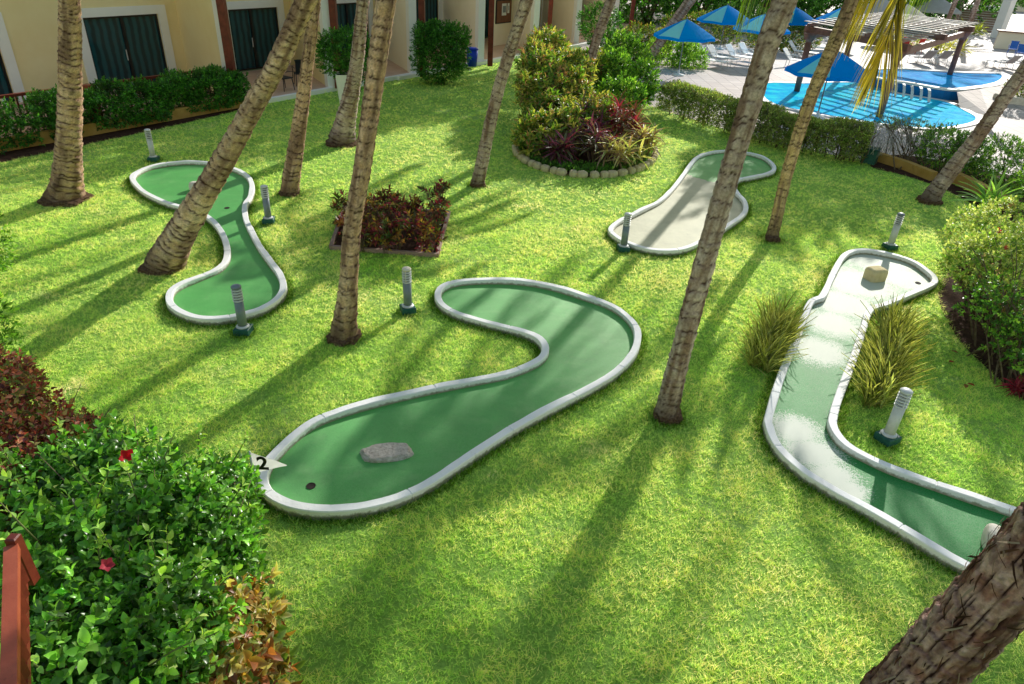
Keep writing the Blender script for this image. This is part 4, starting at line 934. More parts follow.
# right bright shrubs
shrub('green_shrub','rounded bright green shrub by the pool left of the leaning palm trunk','shrub',tuple(gp(950,178)[:2]),[lump(945,148,.65,.75,.7,.55),lump(965,155,.55,.6,.6,.5)],1300,LS,6,.075,BRIGHT+GREENS,M['leaf_gloss'],gap=.2,nst=8,seed=62)
shrub('green_shrub','wide bright green shrub by the pool right of the leaning palm trunk','shrub',tuple(gp(1005,192)[:2]),[lump(995,160,.65,.8,.7,.6),lump(1025,170,.6,.9,.8,.6),lump(1055,185,.6,.9,.8,.6)],1900,LS,6,.075,BRIGHT+GREENS,M['leaf_gloss'],gap=.2,nst=8,seed=63)
# spiky lily
b=gp(990,206); root=empty('spider_lily',(b[0],b[1],0),0,'spiky light green strap leaved plant beside the leaning palm at right','plant')
rg=random.Random(5); LL=leaf_strap(.075,.35,6,.012,.05)
scatter('foliage',[sprig(LL,26,1.25,.05,rg,(.6,1.1)) for _ in range(2)],np.array([[0,0,.02],[.15,.1,.02],[-.12,.05,.02]]),np.array([[0,0,1.],[.2,.1,1],[-.2,0,1]]),np.array([1.1,.95,.95]),[(.16,.32,.06),(.24,.42,.10),(.10,.24,.04)],M['leaf'],root,palB=[(.25,.42,.12),(.34,.5,.16),(.16,.34,.08)],jit=.2)
# variegated grasses
VG=[(.07,.12,.02),(.10,.15,.03),(.05,.09,.02),(.16,.19,.05)]; VGB=[(.40,.36,.11),(.52,.45,.17),(.22,.22,.05),(.56,.50,.24)]
def clump(label,px_in,n,seed,size=.55):
    b=gp(*px_in[0]); root=empty('variegated_grass',(b[0],b[1],0),0,label,'plant'); rg=random.Random(seed); P=[]
    A=gp(*px_in[1])-b; B=gp(*px_in[2])-b; C=gp(*px_in[3])-b; D_=gp(*px_in[4])-b
    for i in range(n):
        s,t=rg.random(),rg.random(); p=(A*(1-s)+B*s)*(1-t)+(D_*(1-s)+C*s)*t; P.append([p[0],p[1],.0])
    P=np.array(P); LL=leaf_strap(.048,.17,5,.012,.05)
    scatter('foliage',[sprig(LL,9,.42,.02,rg,(.55,1.2)) for _ in range(4)],P,np.array([0,0,1.])+RNG.normal(0,.13,P.shape),size*np.exp(RNG.normal(0,.12,n)),VG,M['leaf'],root,palB=VGB,jit=.22)
    return root
clump('yellow green striped grass clump on the left side of the right lane',[(768,355),(748,366),(768,374),(792,335),(772,322)],120,1,.55)
clump('yellow green striped grass clump between the right lane and its bollard lamp',[(880,375),(862,410),(889,412),(900,338),(884,330)],150,2,.55)
# big right shrub
PALE=[(.42,.44,.14),(.32,.38,.10),(.50,.50,.20),(.20,.32,.06),(.15,.27,.05)]
big=[lump(978,232,1.15,.5,.5,.40),lump(1003,224,1.2,.6,.5,.42),lump(990,262,1.1,.55,.5,.42),lump(968,262,1.0,.42,.42,.36),lump(1022,256,1.25,.6,.6,.5),lump(1050,250,1.2,.7,.6,.5)]
bb=gp(1000,345)
shrub('variegated_shrub','large pale green and cream shrub with a red flower at the right edge, upper half','shrub',(bb[0],bb[1]),big,2600,LW,6,.062,PALE,M['leaf'],palB=[(.6,.6,.3),(.45,.5,.2),(.7,.68,.4),(.26,.38,.1),(.2,.34,.06)],rin=.55,gap=.2,nst=16,r0=.018,seed=64,sspread=.5)
flower((998,231),1.5,.07,(.75,.08,.04),COL.objects['variegated_shrub'],5); flower((1006,248),1.45,.05,(.7,.15,.08),COL.objects['variegated_shrub'],6)
low=[lump(985,298,.85,.42,.4,.32),lump(1008,308,.85,.5,.45,.4),lump(1030,320,.8,.6,.5,.5),lump(1050,345,.7,.6,.5,.5),lump(1012,345,.5,.35,.3,.22)]
lb=gp(1015,372)
shrub('green_shrub','open leggy dark green shrub below the pale cream shrub at the right edge','shrub',(lb[0],lb[1]),low,620,LW,6,.065,GREENS+BRIGHT,M['leaf_gloss'],rin=.35,gap=.4,nst=26,r0=.014,seed=65,sspread=.6)
for i,(x,y) in enumerate([(1012,392),(1024,400)]):
    rosette('cordyline','small crimson plant at the lower end of the right hand bed','plant',(x,y),.1,4,LST,.2,[(.25,.01,.03),(.12,.01,.02)],[(.4,.02,.05),(.2,.02,.03)],M['red_leaf'],90+i,'crimson plants in the right bed',spr=.08)
# fallen leaves
for i,(x,y,c) in enumerate([(949,362,0),(975,386,0),(958,353,1),(966,384,1)]):
    p=gp(x,y,.05); V,T,Mk=leaf_fine(.6,.1,.1); a=random.uniform(0,6); Q=V*.11
    W=np.stack([Q[:,0]*math.cos(a)-Q[:,1]*math.sin(a),Q[:,0]*math.sin(a)+Q[:,1]*math.cos(a),Q[:,2]],1)
    o=mesh_obj('fallen_leaf',W,T,M['petal'],None,False,np.tile([.45,.08,.02] if c==0 else [.35,.14,.04],(len(W),1))); o.location=tuple(p); tag(o,'orange red dead leaf lying on the grass near the right bed','leaf',group='dead leaves on the lawn')
# ochre low walls
def wall_line(label,pts,th,h,mat,name='planter_wall',cat='wall'):
    mb=MB()
    for a,b in zip(pts[:-1],pts[1:]): mb.bar((a[0],a[1],h/2),(b[0],b[1],h/2),th,h)
    o=mb.build(name,mat); return tag(o,label,cat)
wall_line('low ochre planter wall below the left hedge',[fr(-9,4.95,0),fr(2.6,4.8,0)],.16,.33,M['planter_wall'])
wall_line('low ochre wall below the twiggy shrub by the pool',[gp(874,160),gp(905,170),gp(932,181)],.2,.26,M['planter_wall'])
wall_line('low ochre wall behind the root of the far leaning palm',[gp(950,181),gp(975,193),gp(1010,212)],.22,.3,M['planter_wall'])
p=[gp(945,272),gp(975,330),gp(1010,365),gp(1060,395),gp(1150,420)]
wall_line('low ochre wall behind the leggy shrub at the right edge',[q+np.array([.75,.25,0]) for q in p],.2,.38,M['planter_wall'])
g=gp(868,163); root=empty('utility_box',(g[0],g[1],0),R(-35),'small dark green utility box at the end of the trimmed hedge','utility box')
MB().box(-.2,.2,-.2,.2,0,.42,bev=.015).build('body',M['base_green'],root); MB().box(-.22,.22,-.22,.22,.425,.46,bev=.01).build('lid',M['base_green'],root)

# foreground red wooden rail
root=empty('wooden_railing',tuple(gp(15,600,2.3)[:2])+(0,),0,'glossy red wooden handrail in the bottom left corner','railing'); ox,oy=root.location.x,root.location.y
def rl(x,y,z): p=gp(x,y,z); return (p[0]-ox,p[1]-oy,p[2])
ta=rl(12,548,2.3); tb_=rl(9,760,2.3)
mb=MB(); mb.bar(ta,tb_,.068,.05); mb.build('handrail',M['wood_orange'],root)
mb=MB(); mb.box(ta[0]-.03,ta[0]+.03,ta[1]+.002,ta[1]+.06,1.98,2.36,bev=.008); mb.build('post',M['wood_red'],root)
mb=MB(); mb.bar((ta[0],ta[1]-.03,2.05),(tb_[0],tb_[1],2.05),.04,.06); mb.build('bottom_rail',M['wood_red'],root)
for i in range(12):
    t=(i+.6)/12; x=ta[0]+(tb_[0]-ta[0])*t; y=ta[1]+(tb_[1]-ta[1])*t
    MB().box(x-.02,x+.02,y-.02,y+.02,2.083,2.272).build('baluster',M['wood_red'],root)
# ------------------------------------------------------------------ BUILDING
bld=empty('hotel_building',fr(10,0,0)[:2]+(0,),0,'two storey cream and yellow hotel wing with red posts and dark glass doors','building')
bo=np.array([bld.location.x,bld.location.y,0])
def frb(s,d,z): p=fr(s,d,z); return (p[0]-bo[0],p[1]-bo[1],z)
S0,S1,HT,HF=-16,40,7.6,3.6
wins=[(-5.4+5.4*i, 5.4*i-2.7) for i in range(-1,8)]
ft=fr
mb=MB(); prev=S0
for a,b in wins:
    if a<S0: continue
    mb.box(prev,a,-.3,0,0,2.5,frb); prev=b
mb.box(prev,S1,-.3,0,0,2.5,frb); mb.box(S0,S1,-.3,0,2.5,HT,frb)
mb.build('wall',M['wall'],bld)
for a,b in wins:
    if a<S0: continue
    f=MB(); f.box(a-.32,a-.002,.0,.05,.12,2.72,frb); f.box(b+.002,b+.32,.0,.05,.12,2.72,frb); f.box(a-.002,b+.002,.0,.05,2.44,2.72,frb); f.build('door_surround',M['trim'],bld)
    dr=MB(); dr.box(a,a+.07,-.12,-.04,.14,2.44,frb); dr.box(b-.07,b,-.12,-.04,.14,2.44,frb); dr.box(a+.07,b-.07,-.12,-.04,2.37,2.44,frb); c=(a+b)/2; dr.box(c-.05,c+.05,-.13,-.03,.14,2.37,frb)
    dr.box(a+.07,b-.07,-.12,-.04,.14,.2,frb)
    d=dr.build('sliding_door',M['metal_black'],bld)
    MB().box(c-.1,c-.075,-.03,.0,1.0,1.35,frb).build('handle',M['post_light'],d)
    for x0,x1 in ((a+.07,c-.05),(c+.05,b-.07)): MB().box(x0,x1,-.10,-.08,.2,2.37,frb).build('pane',M['glass'],d)
# fins
for i,(s0,s1,dd) in enumerate([(-6.6,-8.2,4.4),(-1.6,-2.9,.0),(3.6,2.3,4.3),(8.9,6.2,4.9),(14.2,11.05,4.85),(19.4,16.0,4.9),(24.6,21.2,4.8),(30,26.3,4.6),(35.3,31.6,4.5)]):
    if dd==0: continue
    a=fr(s0,.02,0); b=fr(s1,dd,0); a=np.array(a[:2])-bo[:2]; b=np.array(b[:2])-bo[:2]; t=(b-a)/np.linalg.norm(b-a); b2=b-t*.45; n_=np.array([-t[1],t[0]])*.13
    mb=MB(); V=[(*(a-n_),0),(*(b2-n_),0),(*(b2+n_),0),(*(a+n_),0)]; V+=[(x,y,HF) for x,y,z in V]
    mb.add(V,[(0,3,2,1),(4,5,6,7),(0,1,5,4),(1,2,6,5),(2,3,7,6),(3,0,4,7)]); mb.build('dividing_wall',M['wall'] if i<4 else M['wall_pale'],bld)
    n2=n_*1.25; V=[(*(b2-n2),0),(*(b-n2),0),(*(b+n2),0),(*(b2+n2),0)]; V+=[(x,y,HF) for x,y,z in V]
    MB().add(V,[(0,3,2,1),(4,5,6,7),(0,1,5,4),(1,2,6,5),(2,3,7,6),(3,0,4,7)]).build('pilaster',M['trim'],bld)
# terrace slab, posts, eaves
mb=MB(); mb.box(S0,2.6,.05,4.1,-.05,.12,frb); mb.box(2.6,S1,.05,4.75,-.05,.12,frb); mb.build('terrace',M['terracotta'],bld)
mb=MB(); mb.box(2.9,9.8,4.75,4.95,-.05,.15,frb); mb.box(9.8,S1,4.75,5.1,-.05,.15,frb); mb.build('terrace_edge',M['trim'],bld)
def post(px,z=.12,w=.24):
    p=gp(px[0],px[1],z)-bo; MB().box(p[0]-w/2,p[0]+w/2,p[1]-w/2,p[1]+w/2,.12,HF-.05,bev=.01).build('post',M['wood_red'],bld)
for q in [(236,101),(339,88),(423,77),(490,66),(548,47),(629,39)]: post(q)
p=gn(92,100,fr(0,3.9,0),np.array([N_[0],N_[1],0]))-bo; MB().box(p[0]-.14,p[0]+.14,p[1]-.14,p[1]+.14,.12,1.15,bev=.01).build('post',M['wood_orange'],bld)
mb=MB(); mb.box(S0-1,S1+1,-6,1.6,HT,HT+.25,frb); mb.build('roof',M['roof'],bld)
mb=MB(); mb.box(S1,S1+.3,-8,0.02,0,HT-.01,frb); mb.build('end_wall',M['wall_pale'],bld)
# notice board + little things
def on_wall(px): 
    p=gn(px[0],px[1],fr(0,.06,0),np.array([N_[0],N_[1],0])); d=p-np.array([FA[0],FA[1],0]); return d[:2]@U_,p[2]
def on_wall2(px,dd):
    p=gn(px[0],px[1],fr(0,dd,0),np.array([N_[0],N_[1],0])); d=p-np.array([FA[0],FA[1],0]); return d[:2]@U_,p[2]
w0=on_wall2((493,20),2.2)[0]; w1=on_wall2((522,20),2.2)[0]
MB().box(w0,w1,2.1,2.2,.12,HF-.01,frb).build('alcove_wall',M['wall_pale'],bld)
s,z=on_wall2((495,24),2.2); s2,_=on_wall2((510,24),2.2)
def frb2(a,b,c): return frb(a,b+2.12,c)
nb=MB().box(s,s2,.09,.14,z,z+1.2,frb2).build('notice_board',M['metal_black'],bld); MB().box(s+.06,s2-.06,.145,.16,z+.06,z+1.14,frb2).build('board_panel',M['board'],nb)
sm=(s+s2)/2
for k,(a,b,c,e) in enumerate([(sm-.25,sm+.2,z+.4,z+1.0),(sm+.3,sm+.5,z+.5,z+1.0)]): MB().box(a,b,.165,.172,c,e,frb2).build('notice',M['paper'],nb); MB().box(a+.08,b-.06,.175,.178,c+.15,e-.12,frb2).build('notice_print',M['post_grey'],nb)
# terrace railing left
rr=empty('terrace_railing',fr(-4,3.75,0)[:2]+(0,),0,'dark red wooden terrace railing with balusters behind the left hedge','railing'); ro=np.array(rr.location[:2])
def frr(s,d,z): p=fr(s,d,z); return (p[0]-ro[0],p[1]-ro[1],z)
MB().box(-14,2.1,3.70,3.82,1.06,1.13,frr).build('top_rail',M['wood_red'],rr); MB().box(-14,2.1,3.73,3.79,.26,.33,frr).build('bottom_rail',M['wood_red'],rr)
for k,i in enumerate(np.arange(-10,2.1,.165)):
    if k%11==0: MB().box(i-.045,i+.045,3.71,3.81,.12,1.058,frr).build('newel',M['trim'],rr)
    else: MB().box(i-.02,i+.02,3.74,3.78,.332,1.058,frr).build('baluster',M['wood_red'],rr)
# patio chairs
def make_chair(p,rz,label,mat,group,z=.12,cat='chair',nm='patio_chair'):
    r=empty(nm,(p[0],p[1],z),rz,label,cat,group)
    MB().box(-.24,.24,-.24,.24,.42,.46,bev=.012).build('seat',mat,r)
    b=MB(); 
    b.bar((0,.22,.47),(0,.32,.92),.44,.014)
    b.bar((-.24,.325,.94),(.24,.325,.94),.03,.06); b.build('backrest',mat,r)
    for sx in (-1,1):
        for sy in (-1,1): MB().tube([(sx*.21,sy*.2,.425),(sx*.25,sy*.25,0)],[.018,.014],6).build('leg',mat,r)
        a=MB(); a.tube([(sx*.25,-.22,.46),(sx*.27,-.22,.66),(sx*.27,.0,.68),(sx*.26,.27,.66)],[.014]*4,6); a.build('armrest',mat,r)
    return r
c1=make_chair(gp(285,90,.12),2.6,'black patio chair on the terrace nearest the big leaning palm',M['plastic_black'],'black patio chairs')
for px,rz,lab in [((302,85),3.6,'black patio chair on the terrace hidden partly by the slim palm'),((640,37),1.5,'small black patio chair far along the terrace behind the croton bed')]:
    c=copy_tree(c1); q=gp(*px,.12); c.location=(q[0],q[1],.12); c.rotation_euler=(0,0,rz); c['label']=lab
p=gp(472,66,.12); root=empty('waste_bin',(p[0],p[1],.12),.5,'bright blue plastic bin on the terrace beside the trimmed bush','bin')
MB().lathe([(.22,0),(.27,.72)],20).build('body',M['blue_bin'],root,True); MB().lathe([(.285,.721),(.285,.76),(.2,.80),(.01,.82)],20).build('lid',M['blue_bin'],root,True)
# planter topiary
p=gp(349,110); root=empty('tall_planter',(p[0],p[1],0),.3,'tall tapering white planter behind the grey palm','planter')
MB().add([(-.27,-.27,0),(.27,-.27,0),(.27,.27,0),(-.27,.27,0),(-.38,-.38,1.2),(.38,-.38,1.2),(.38,.38,1.2),(-.38,.38,1.2),(-.32,-.32,1.2),(.32,-.32,1.2),(.32,.32,1.2),(-.32,.32,1.2),(-.32,-.32,1.1),(.32,-.32,1.1),(.32,.32,1.1),(-.32,.32,1.1)],
 [(3,2,1,0),(0,1,5,4),(1,2,6,5),(2,3,7,6),(3,0,4,7),(4,5,9,8),(5,6,10,9),(6,7,11,10),(7,4,8,11),(8,9,13,12),(9,10,14,13),(10,11,15,14),(11,8,12,15)]).build('pot',M['trim'],root)
MB().box(-.315,.315,-.315,.315,1.0,1.12).build('soil',M['soil'],root)
q=p[:2]; shrub('potted_shrub','dense dark green shrub growing in the tall white planter','shrub',(q[0],q[1]),[(q[0]+.0,q[1],1.9,.75,.6,.6),(q[0]-.4,q[1],1.6,.5,.4,.5),(q[0]+.45,q[1],1.5,.45,.4,.8),(q[0]+.3,q[1],2.2,.5,.4,.35),(q[0]-.45,q[1],2.1,.4,.4,.35)],1700,LS,6,.085,DG,M['leaf_gloss'],gap=.15,nst=6,seed=66,zmin=.35)
q=gp(442,84); shrub('trimmed_shrub','dense dark green shrub trimmed to a block beside the blue bin','shrub',(q[0],q[1]),[(q[0],q[1],1.35,1.1,.8,.8),(q[0]-.1,q[1],.85,1.0,.75,.7),(q[0]+.55,q[1],1.85,.6,.6,.42),(q[0]-.55,q[1],1.85,.6,.6,.42),(q[0],q[1],1.9,.7,.6,.42)],3000,LS,6,.095,DG,M['leaf_gloss'],gap=.12,nst=6,seed=67,rin=.6)
q=gp(598,52); shrub('trimmed_shrub','small dark green shrub against the wall above the croton bed','shrub',(q[0],q[1]),[(q[0],q[1],1.4,1.1,.9,1.1)],900,LS,6,.12,DG,M['leaf_gloss'],gap=.12,nst=4,seed=68,rin=.6)
# plants behind the croton bed along deck edge
for i,(x,y,rx,rz_,pal,lab) in enumerate([(640,50,1.2,.8,YCR,'yellow green croton bush between the building and the umbrella'),(668,62,1.3,.8,BRIGHT,'light green bush below the nearest blue umbrella'),(700,38,2.6,1.0,YCR,'yellowish bush behind the white loungers'),(775,46,1.8,1.1,YCR,'yellow leaved bush right of the white loungers'),(735,30,2.2,1.2,GREENS,'dark green bush beneath the second blue umbrella')]):
    q=gp(x,y+4); shrub('far_shrub',lab,'shrub',(q[0],q[1]),[(q[0],q[1],rz_*.8,rx,rx*.6,rz_),(q[0]+rx*.7,q[1]-.4,rz_*.6,rx*.7,rx*.5,rz_*.7)],1000,LS,6,.13,pal,M['leaf'],gap=.15,nst=4,seed=100+i)
# dark tree belt
for i,(x,Y,r) in enumerate([(9.5,60,3.4),(14,64,4.0),(19,62,4.2),(24,66,4.5),(29,68,4.5),(35,72,5),(41,74,5),(12,72,6),(22,76,6)]):
    shrub('background_tree','dark dense tree beyond the pool umbrellas','tree',(x,Y),[(x,Y,2.2,r,r*.8,2.6),(x+r*.5,Y-.5,3.8,r*.7,r*.6,2.4),(x-r*.5,Y,4.2,r*.7,r*.6,2.6)],1500,LS,7,.30,DG+GREENS,M['leaf'],gap=.15,nst=6,r0=.12,seed=120+i,group='dark trees beyond the pool')

# ------------------------------------------------------------------ POOL AREA
lowp=catmull(catp([(764,83),(800,83),(840,82),(880,83),(893,92),(915,96),(940,100),(954,104),(966,110),(979,118),(972,124),(940,129),(905,127),(860,121),(810,113),(772,104),(760,94)],.03),4)
o=poly_obj('pool_water',lowp,.03,M['water']); tag(o,kind='structure')
upx=[(872,70),(900,69),(930,71),(965,73),(1000,74),(1006,79),(995,85),(975,88),(955,90),(935,88),(912,84),(888,80),(870,76)]
ZU=.42
upp=catmull(catp(upx,ZU),4)
o=poly_obj('upper_pool_water',upp,ZU,M['water_deep']); tag(o,kind='structure')
uc=upp-upp.mean(0); rmp=[gp(x,y,z) for x,y,z in [(957,92,ZU+.03),(980,89,ZU+.03),(1006,83,ZU+.03),(1030,78,ZU+.03),(960,109,.012),(990,116,.012),(1050,120,.012),(1120,110,.012)]]
o=mesh_obj('deck_slope',[tuple(p) for p in rmp],[(0,4,5,1),(1,5,6,2),(2,6,7,3)],M['deck']); tag(o,kind='structure')
root=empty('raised_pool_wall',(*upp.mean(0),0),0,'curved blue tiled wall holding the raised pool with a white rim','wall')
sweep_closed('wall',uc,[(-.16,-.05),(-.16,ZU-.03),(.16,ZU-.03),(.16,-.05)],M['pool_tile_dark'],root)
sweep_closed('rim',uc,[(-.2,ZU-.028),(-.2,ZU+.05),(.2,ZU+.05),(.2,ZU-.028)],M['curb'],root)
lc=lowp-lowp.mean(0); root=sweep_closed('pool_coping',lc,[(-.13,-.02),(-.13,.05),(.13,.05),(.13,-.02)],M['curb']); root.location=(*lowp.mean(0),0); tag(root,kind='structure')
# water spouts over the raised wall
for i,(x,y) in enumerate([(895,84),(903,85),(911,87),(920,88),(928,90)]):
    p=gp(x,y,ZU); mb=MB(); V=[];
    d=np.array([-.25,-.95]); 
    pts=[(p[0]+d[0]*t*.9,p[1]+d[1]*t*.9,ZU+.06+.1*t-1.0*t*t*.75) for t in np.linspace(0,.95,7)]
    mb=MB()
    for a,b in zip(pts[:-1],pts[1:]): mb.add([(a[0]-.06,a[1],a[2]),(a[0]+.06,a[1],a[2]),(b[0]+.07,b[1],b[2]),(b[0]-.07,b[1],b[2])],[(0,1,2,3)])
    o=mb.build('water_spout',M['white_frame']); tag(o,'thin white sheet of water spilling over the raised pool wall','water spout','water spouts on the pool wall')

# pergola
A=gp(812,29,2.6);B=gp(901,46,2.6);C=gp(966,28,2.6); Dp=gp(890,18.5,2.6)
pg=empty('pergola',(B[0],B[1],0),0,'mauve brown timber pergola with pale slats beside the pool','pergola'); pz=2.6
def loc(p,z): return (p[0]-B[0],p[1]-B[1],z)
for q in (A,B,C,Dp,(A+Dp)/2,):
    P0=loc(q,0); MB().tube([(P0[0],P0[1],0),(P0[0],P0[1],pz-.5)],[.13,.13],12).build('post',M['pergola'],pg,True)
    MB().lathe([(.13,pz-.52),(.2,pz-.4),(.30,pz-.22),(.30,pz-.14)],4 if False else 12,(P0[0],P0[1],0)).build('capital',M['pergola'],pg)
def beam(a,b,w,h,z,ext=.4,name='beam',mat='pergola'):
    a=np.array(loc(a,z));b=np.array(loc(b,z));d=(b-a)/np.linalg.norm(b-a); return MB().bar(tuple(a-d*ext),tuple(b+d*ext),w,h).build(name,M[mat],pg)
beam(A,B,.16,.24,pz-.02);beam(Dp,C,.16,.24,pz-.02);beam(B,C,.16,.24,pz-.262,.5);beam(A,Dp,.16,.24,pz-.262,.5);beam((A+Dp)/2,(B+C)/2,.16,.24,pz-.02)
nr=4
for i in range(nr):
    t=i/(nr-1); beam(A+(B-A)*t,Dp+(C-Dp)*t,.06,.14,pz+.175,.6,'rafter')
nr=14
for i in range(nr):
    t=i/(nr-1); beam(A+(Dp-A)*t,B+(C-B)*t,.20,.03,pz+.262,.5,'slat','slat')

# umbrellas
def compact(V,Fs):
    u=sorted({i for f in Fs for i in f}); m={a:b for b,a in enumerate(u)}
    return [V[i] for i in u],[tuple(m[i] for i in f) for f in Fs]
def make_umb(p,zt,r,label,cloth,cloth2,group,rz=0,npan=8,drop=.5):
    root=empty('pool_umbrella',(p[0],p[1],0),rz,label,'umbrella',group)
    MB().lathe([(.3,0),(.3,.05),(.06,.1),(.05,.25)],16).build('base',M['trim'],root,True)
    MB().tube([(0,0,.1),(0,0,zt+.08)],.024,8).build('pole',M['post_grey'],root,True)
    V=[];Fs=[];Fs2=[];Fs2wid=[];nr=5;h=r*drop; ns=4
    for k in range(npan*ns):
        a=2*math.pi*k/(npan*ns); s=abs(math.sin(math.pi*k/ns)) 
        for j in range(nr+1):
            t=j/nr; rr=r*t*(1-.055*s*t); V.append((rr*math.cos(a),rr*math.sin(a),zt-h*(t**1.12)-(.0)+.0-(-.03*s*t)))
    n=npan*ns
    for k in range(n):
        k2=(k+1)%n
        for j in range(nr):
            f=(k*(nr+1)+j,k2*(nr+1)+j,k2*(nr+1)+j+1,k*(nr+1)+j+1)
            if ((k//ns)%4)!=1: Fs.append(f)
            else: Fs2.append(f); Fs2wid.append(k//ns)
        # valance
    vb=len(V)
    for k in range(n): x,y,z=V[k*(nr+1)+nr]; V.append((x*1.005,y*1.005,z-.13))
    for k in range(n): k2=(k+1)%n; Fs.append((k*(nr+1)+nr,k2*(nr+1)+nr,vb+k2,vb+k))
    c=mesh_obj('canopy',*compact(V,Fs),cloth,root)
    for q in (0,1):
        ff=[f for i_,f in enumerate(Fs2) if Fs2wid[i_]//4==q]
        if ff: mesh_obj('light_panel',*compact(V,ff),cloth2,c)  # on the blue umbrellas these panels carry painted sunlight
    rb_=MB()
    for k in range(npan): a=2*math.pi*k/npan; rb_.tube([(0,0,zt-.03),(r*.97*math.cos(a),r*.97*math.sin(a),zt-h-.02)],.009,4); rb_.tube([(0,0,zt-.75),(r*.5*math.cos(a),r*.5*math.sin(a),zt-h*.5-.03)],.008,4)
    rb_.build('ribs',M['post_grey'],root)
    MB().lathe([(.03,zt),(.03,zt+.06),(.01,zt+.1)],8).build('finial',M['post_grey'],root); return root
for i,(px,zt,r,lab) in enumerate([((687,19),2.5,1.45,'blue umbrella beside the white loungers, nearest the building'),((835,49),2.45,1.55,'large blue umbrella in front of the pergola, partly behind the slim palm'),((728,5),2.5,1.7,'blue umbrella behind the hanging green frond'),((796,7),2.5,1.6,'blue umbrella just right of the tall grey palm'),((845,7),2.5,1.6,'blue umbrella farthest right, behind the slim palm'),((765,14),2.5,1.5,'blue umbrella mostly hidden left of the tall grey palm')]):
    make_umb(gp(*px,zt),zt,r,lab,M['canvas_blue'],M['canvas_sunlit'],'blue umbrellas round the pool',rz=-.35)
for i,(px,r,lab) in enumerate([((908,4),2.1,'pale grey umbrella behind the pergola, left one'),((940,-3),2.1,'pale grey umbrella behind the pergola, right one'),((884,-2),2.0,'pale grey umbrella farthest left behind the hanging frond')]):
    make_umb(gp(*px,2.7),2.7,r,lab,M['canvas_white'],M['canvas_white'],'pale umbrellas behind the pergola')
# loungers
def make_lounger(p,rz,label,frame,sling,group,back=.75):
    r=empty('sun_lounger',(p[0],p[1],0),rz,label,'sun lounger',group)
    f=MB()
    for s in (-1,1): f.tube([(0,s*.31,.36),(1.3,s*.31,.36)],.02,6); f.tube([(0,s*.31,.36),(-.62*math.cos(back),s*.31,.36+.72*math.sin(back))],.02,6)
    f.tube([(1.3,-.31,.36),(1.3,.31,.36)],.02,6); f.tube([(-.62*math.cos(back),-.31,.36+.72*math.sin(back)),(-.62*math.cos(back),.31,.36+.72*math.sin(back))],.02,6)
    f.build('frame',frame,r,True)
    MB().box(.0,1.29,-.295,.295,.355,.375).build('sling_seat',sling,r)
    b=MB(); b.bar((0,0,.372),(-.61*math.cos(back),0,.372+.71*math.sin(back)),.59,.018); b.build('sling_back',sling,r)
    for x in (-.1,1.15):
        for s in (-1,1): MB().tube([(x,s*.31,.35),(x+.03*(1 if x>0 else -1),s*.32,0)],.018,6).build('leg',frame,r)
    for s in (-1,1): MB().tube([(.25,s*.33,.37),(.2,s*.34,.55),(-.2,s*.34,.56)],.014,6).build('armrest',frame,r)
    return r
L0=None
for i,(px,rz,lab) in enumerate([((704,66),-.75,'white sun lounger leftmost in the row behind the umbrella pole'),((714,63),-.75,'white sun lounger second from the left behind the umbrella pole'),((732,62),-.75,'white sun lounger third from the left behind the umbrella pole'),((745,60),-.75,'white sun lounger closest to the tall grey palm on its left side'),((789,66),-.6,'white sun lounger just right of the tall grey palm'),((794,57),-.6,'white sun lounger behind another, right of the tall grey palm'),((812,53),-.6,'white sun lounger partly behind the slim palm'),((1006,70),1.9,'grey sun lounger on the sunlit deck right of the raised pool'),((1020,70),1.9,'grey sun lounger at the right edge beyond the raised pool'),((924,65),1.7,'grey sun lounger behind the raised pool, left one'),((940,65),1.7,'grey sun lounger behind the raised pool, right one')]):
    q=gp(*px)
    if L0 is None: L0=make_lounger(q,rz,lab,M['white_frame'],M['white_frame'],'sun loungers round the pool'); continue
    if i==7: L1=make_lounger(q,rz,lab,M['white_frame'],M['grey_sling'],'sun loungers round the pool'); continue
    c=copy_tree(L0 if i<7 else L1); c.location=(q[0],q[1],0); c.rotation_euler=(0,0,rz); c['label']=lab
c0=make_chair(gp(905,53),2.2,'bright red chair seen under the pergola, left one',M['red_plastic'],'red chairs under the pergola',0.01)
c=copy_tree(c0); q=gp(915,54); c.location=(q[0],q[1],.01); c.rotation_euler=(0,0,3.4); c['label']='bright red chair seen under the pergola, right one'
c0=make_chair(gp(1010,56),2.6,'blue cushioned chair at the right edge beyond the pool, left one',M['blue_cushion'],'blue chairs at the right edge',0.01)
c=copy_tree(c0); q=gp(1019,60); c.location=(q[0],q[1],.01); c.rotation_euler=(0,0,2.2); c['label']='blue cushioned chair at the right edge beyond the pool, right one'
# far stairs, walls, bar
q=gp(972,31); st=empty('staircase',(q[0],q[1],0),R(-28),'brown and white stepped stairs beyond the pool deck','stairs')
for k in range(9): MB().box(-1.9,1.9,k*.42,(k+1)*.42+.002 if k==8 else (k+1)*.42,0,.17*(k+1),bev=.0).build('step',M['stair'],st); MB().box(-1.9,1.9,k*.42-.03,k*.42+.1,.17*(k+1)+.003,.17*(k+1)+.03).build('nosing',M['trim'],st)
q=gp(996,38); o=MB().box(-.35,.35,-.35,.35,0,3.2,bev=.03).build('pillar',M['trim']); o.location=(q[0],q[1],0); o.rotation_euler=(0,0,.5); tag(o,'white square pillar near the far beige bar','pillar')
q=gp(1002,24); o=MB().box(-3.5,0,-.2,.2,0,1.6,bev=.03).build('garden_wall',M['trim']); o.location=(q[0],q[1],0); o.rotation_euler=(0,0,-.3); tag(o,'white rendered wall right of the far stairs','wall')
q=gp(1018,50); bar=empty('pool_bar',(q[0],q[1],0),R(-25),'beige pool bar counter with dark stone top at the top right','bar counter')
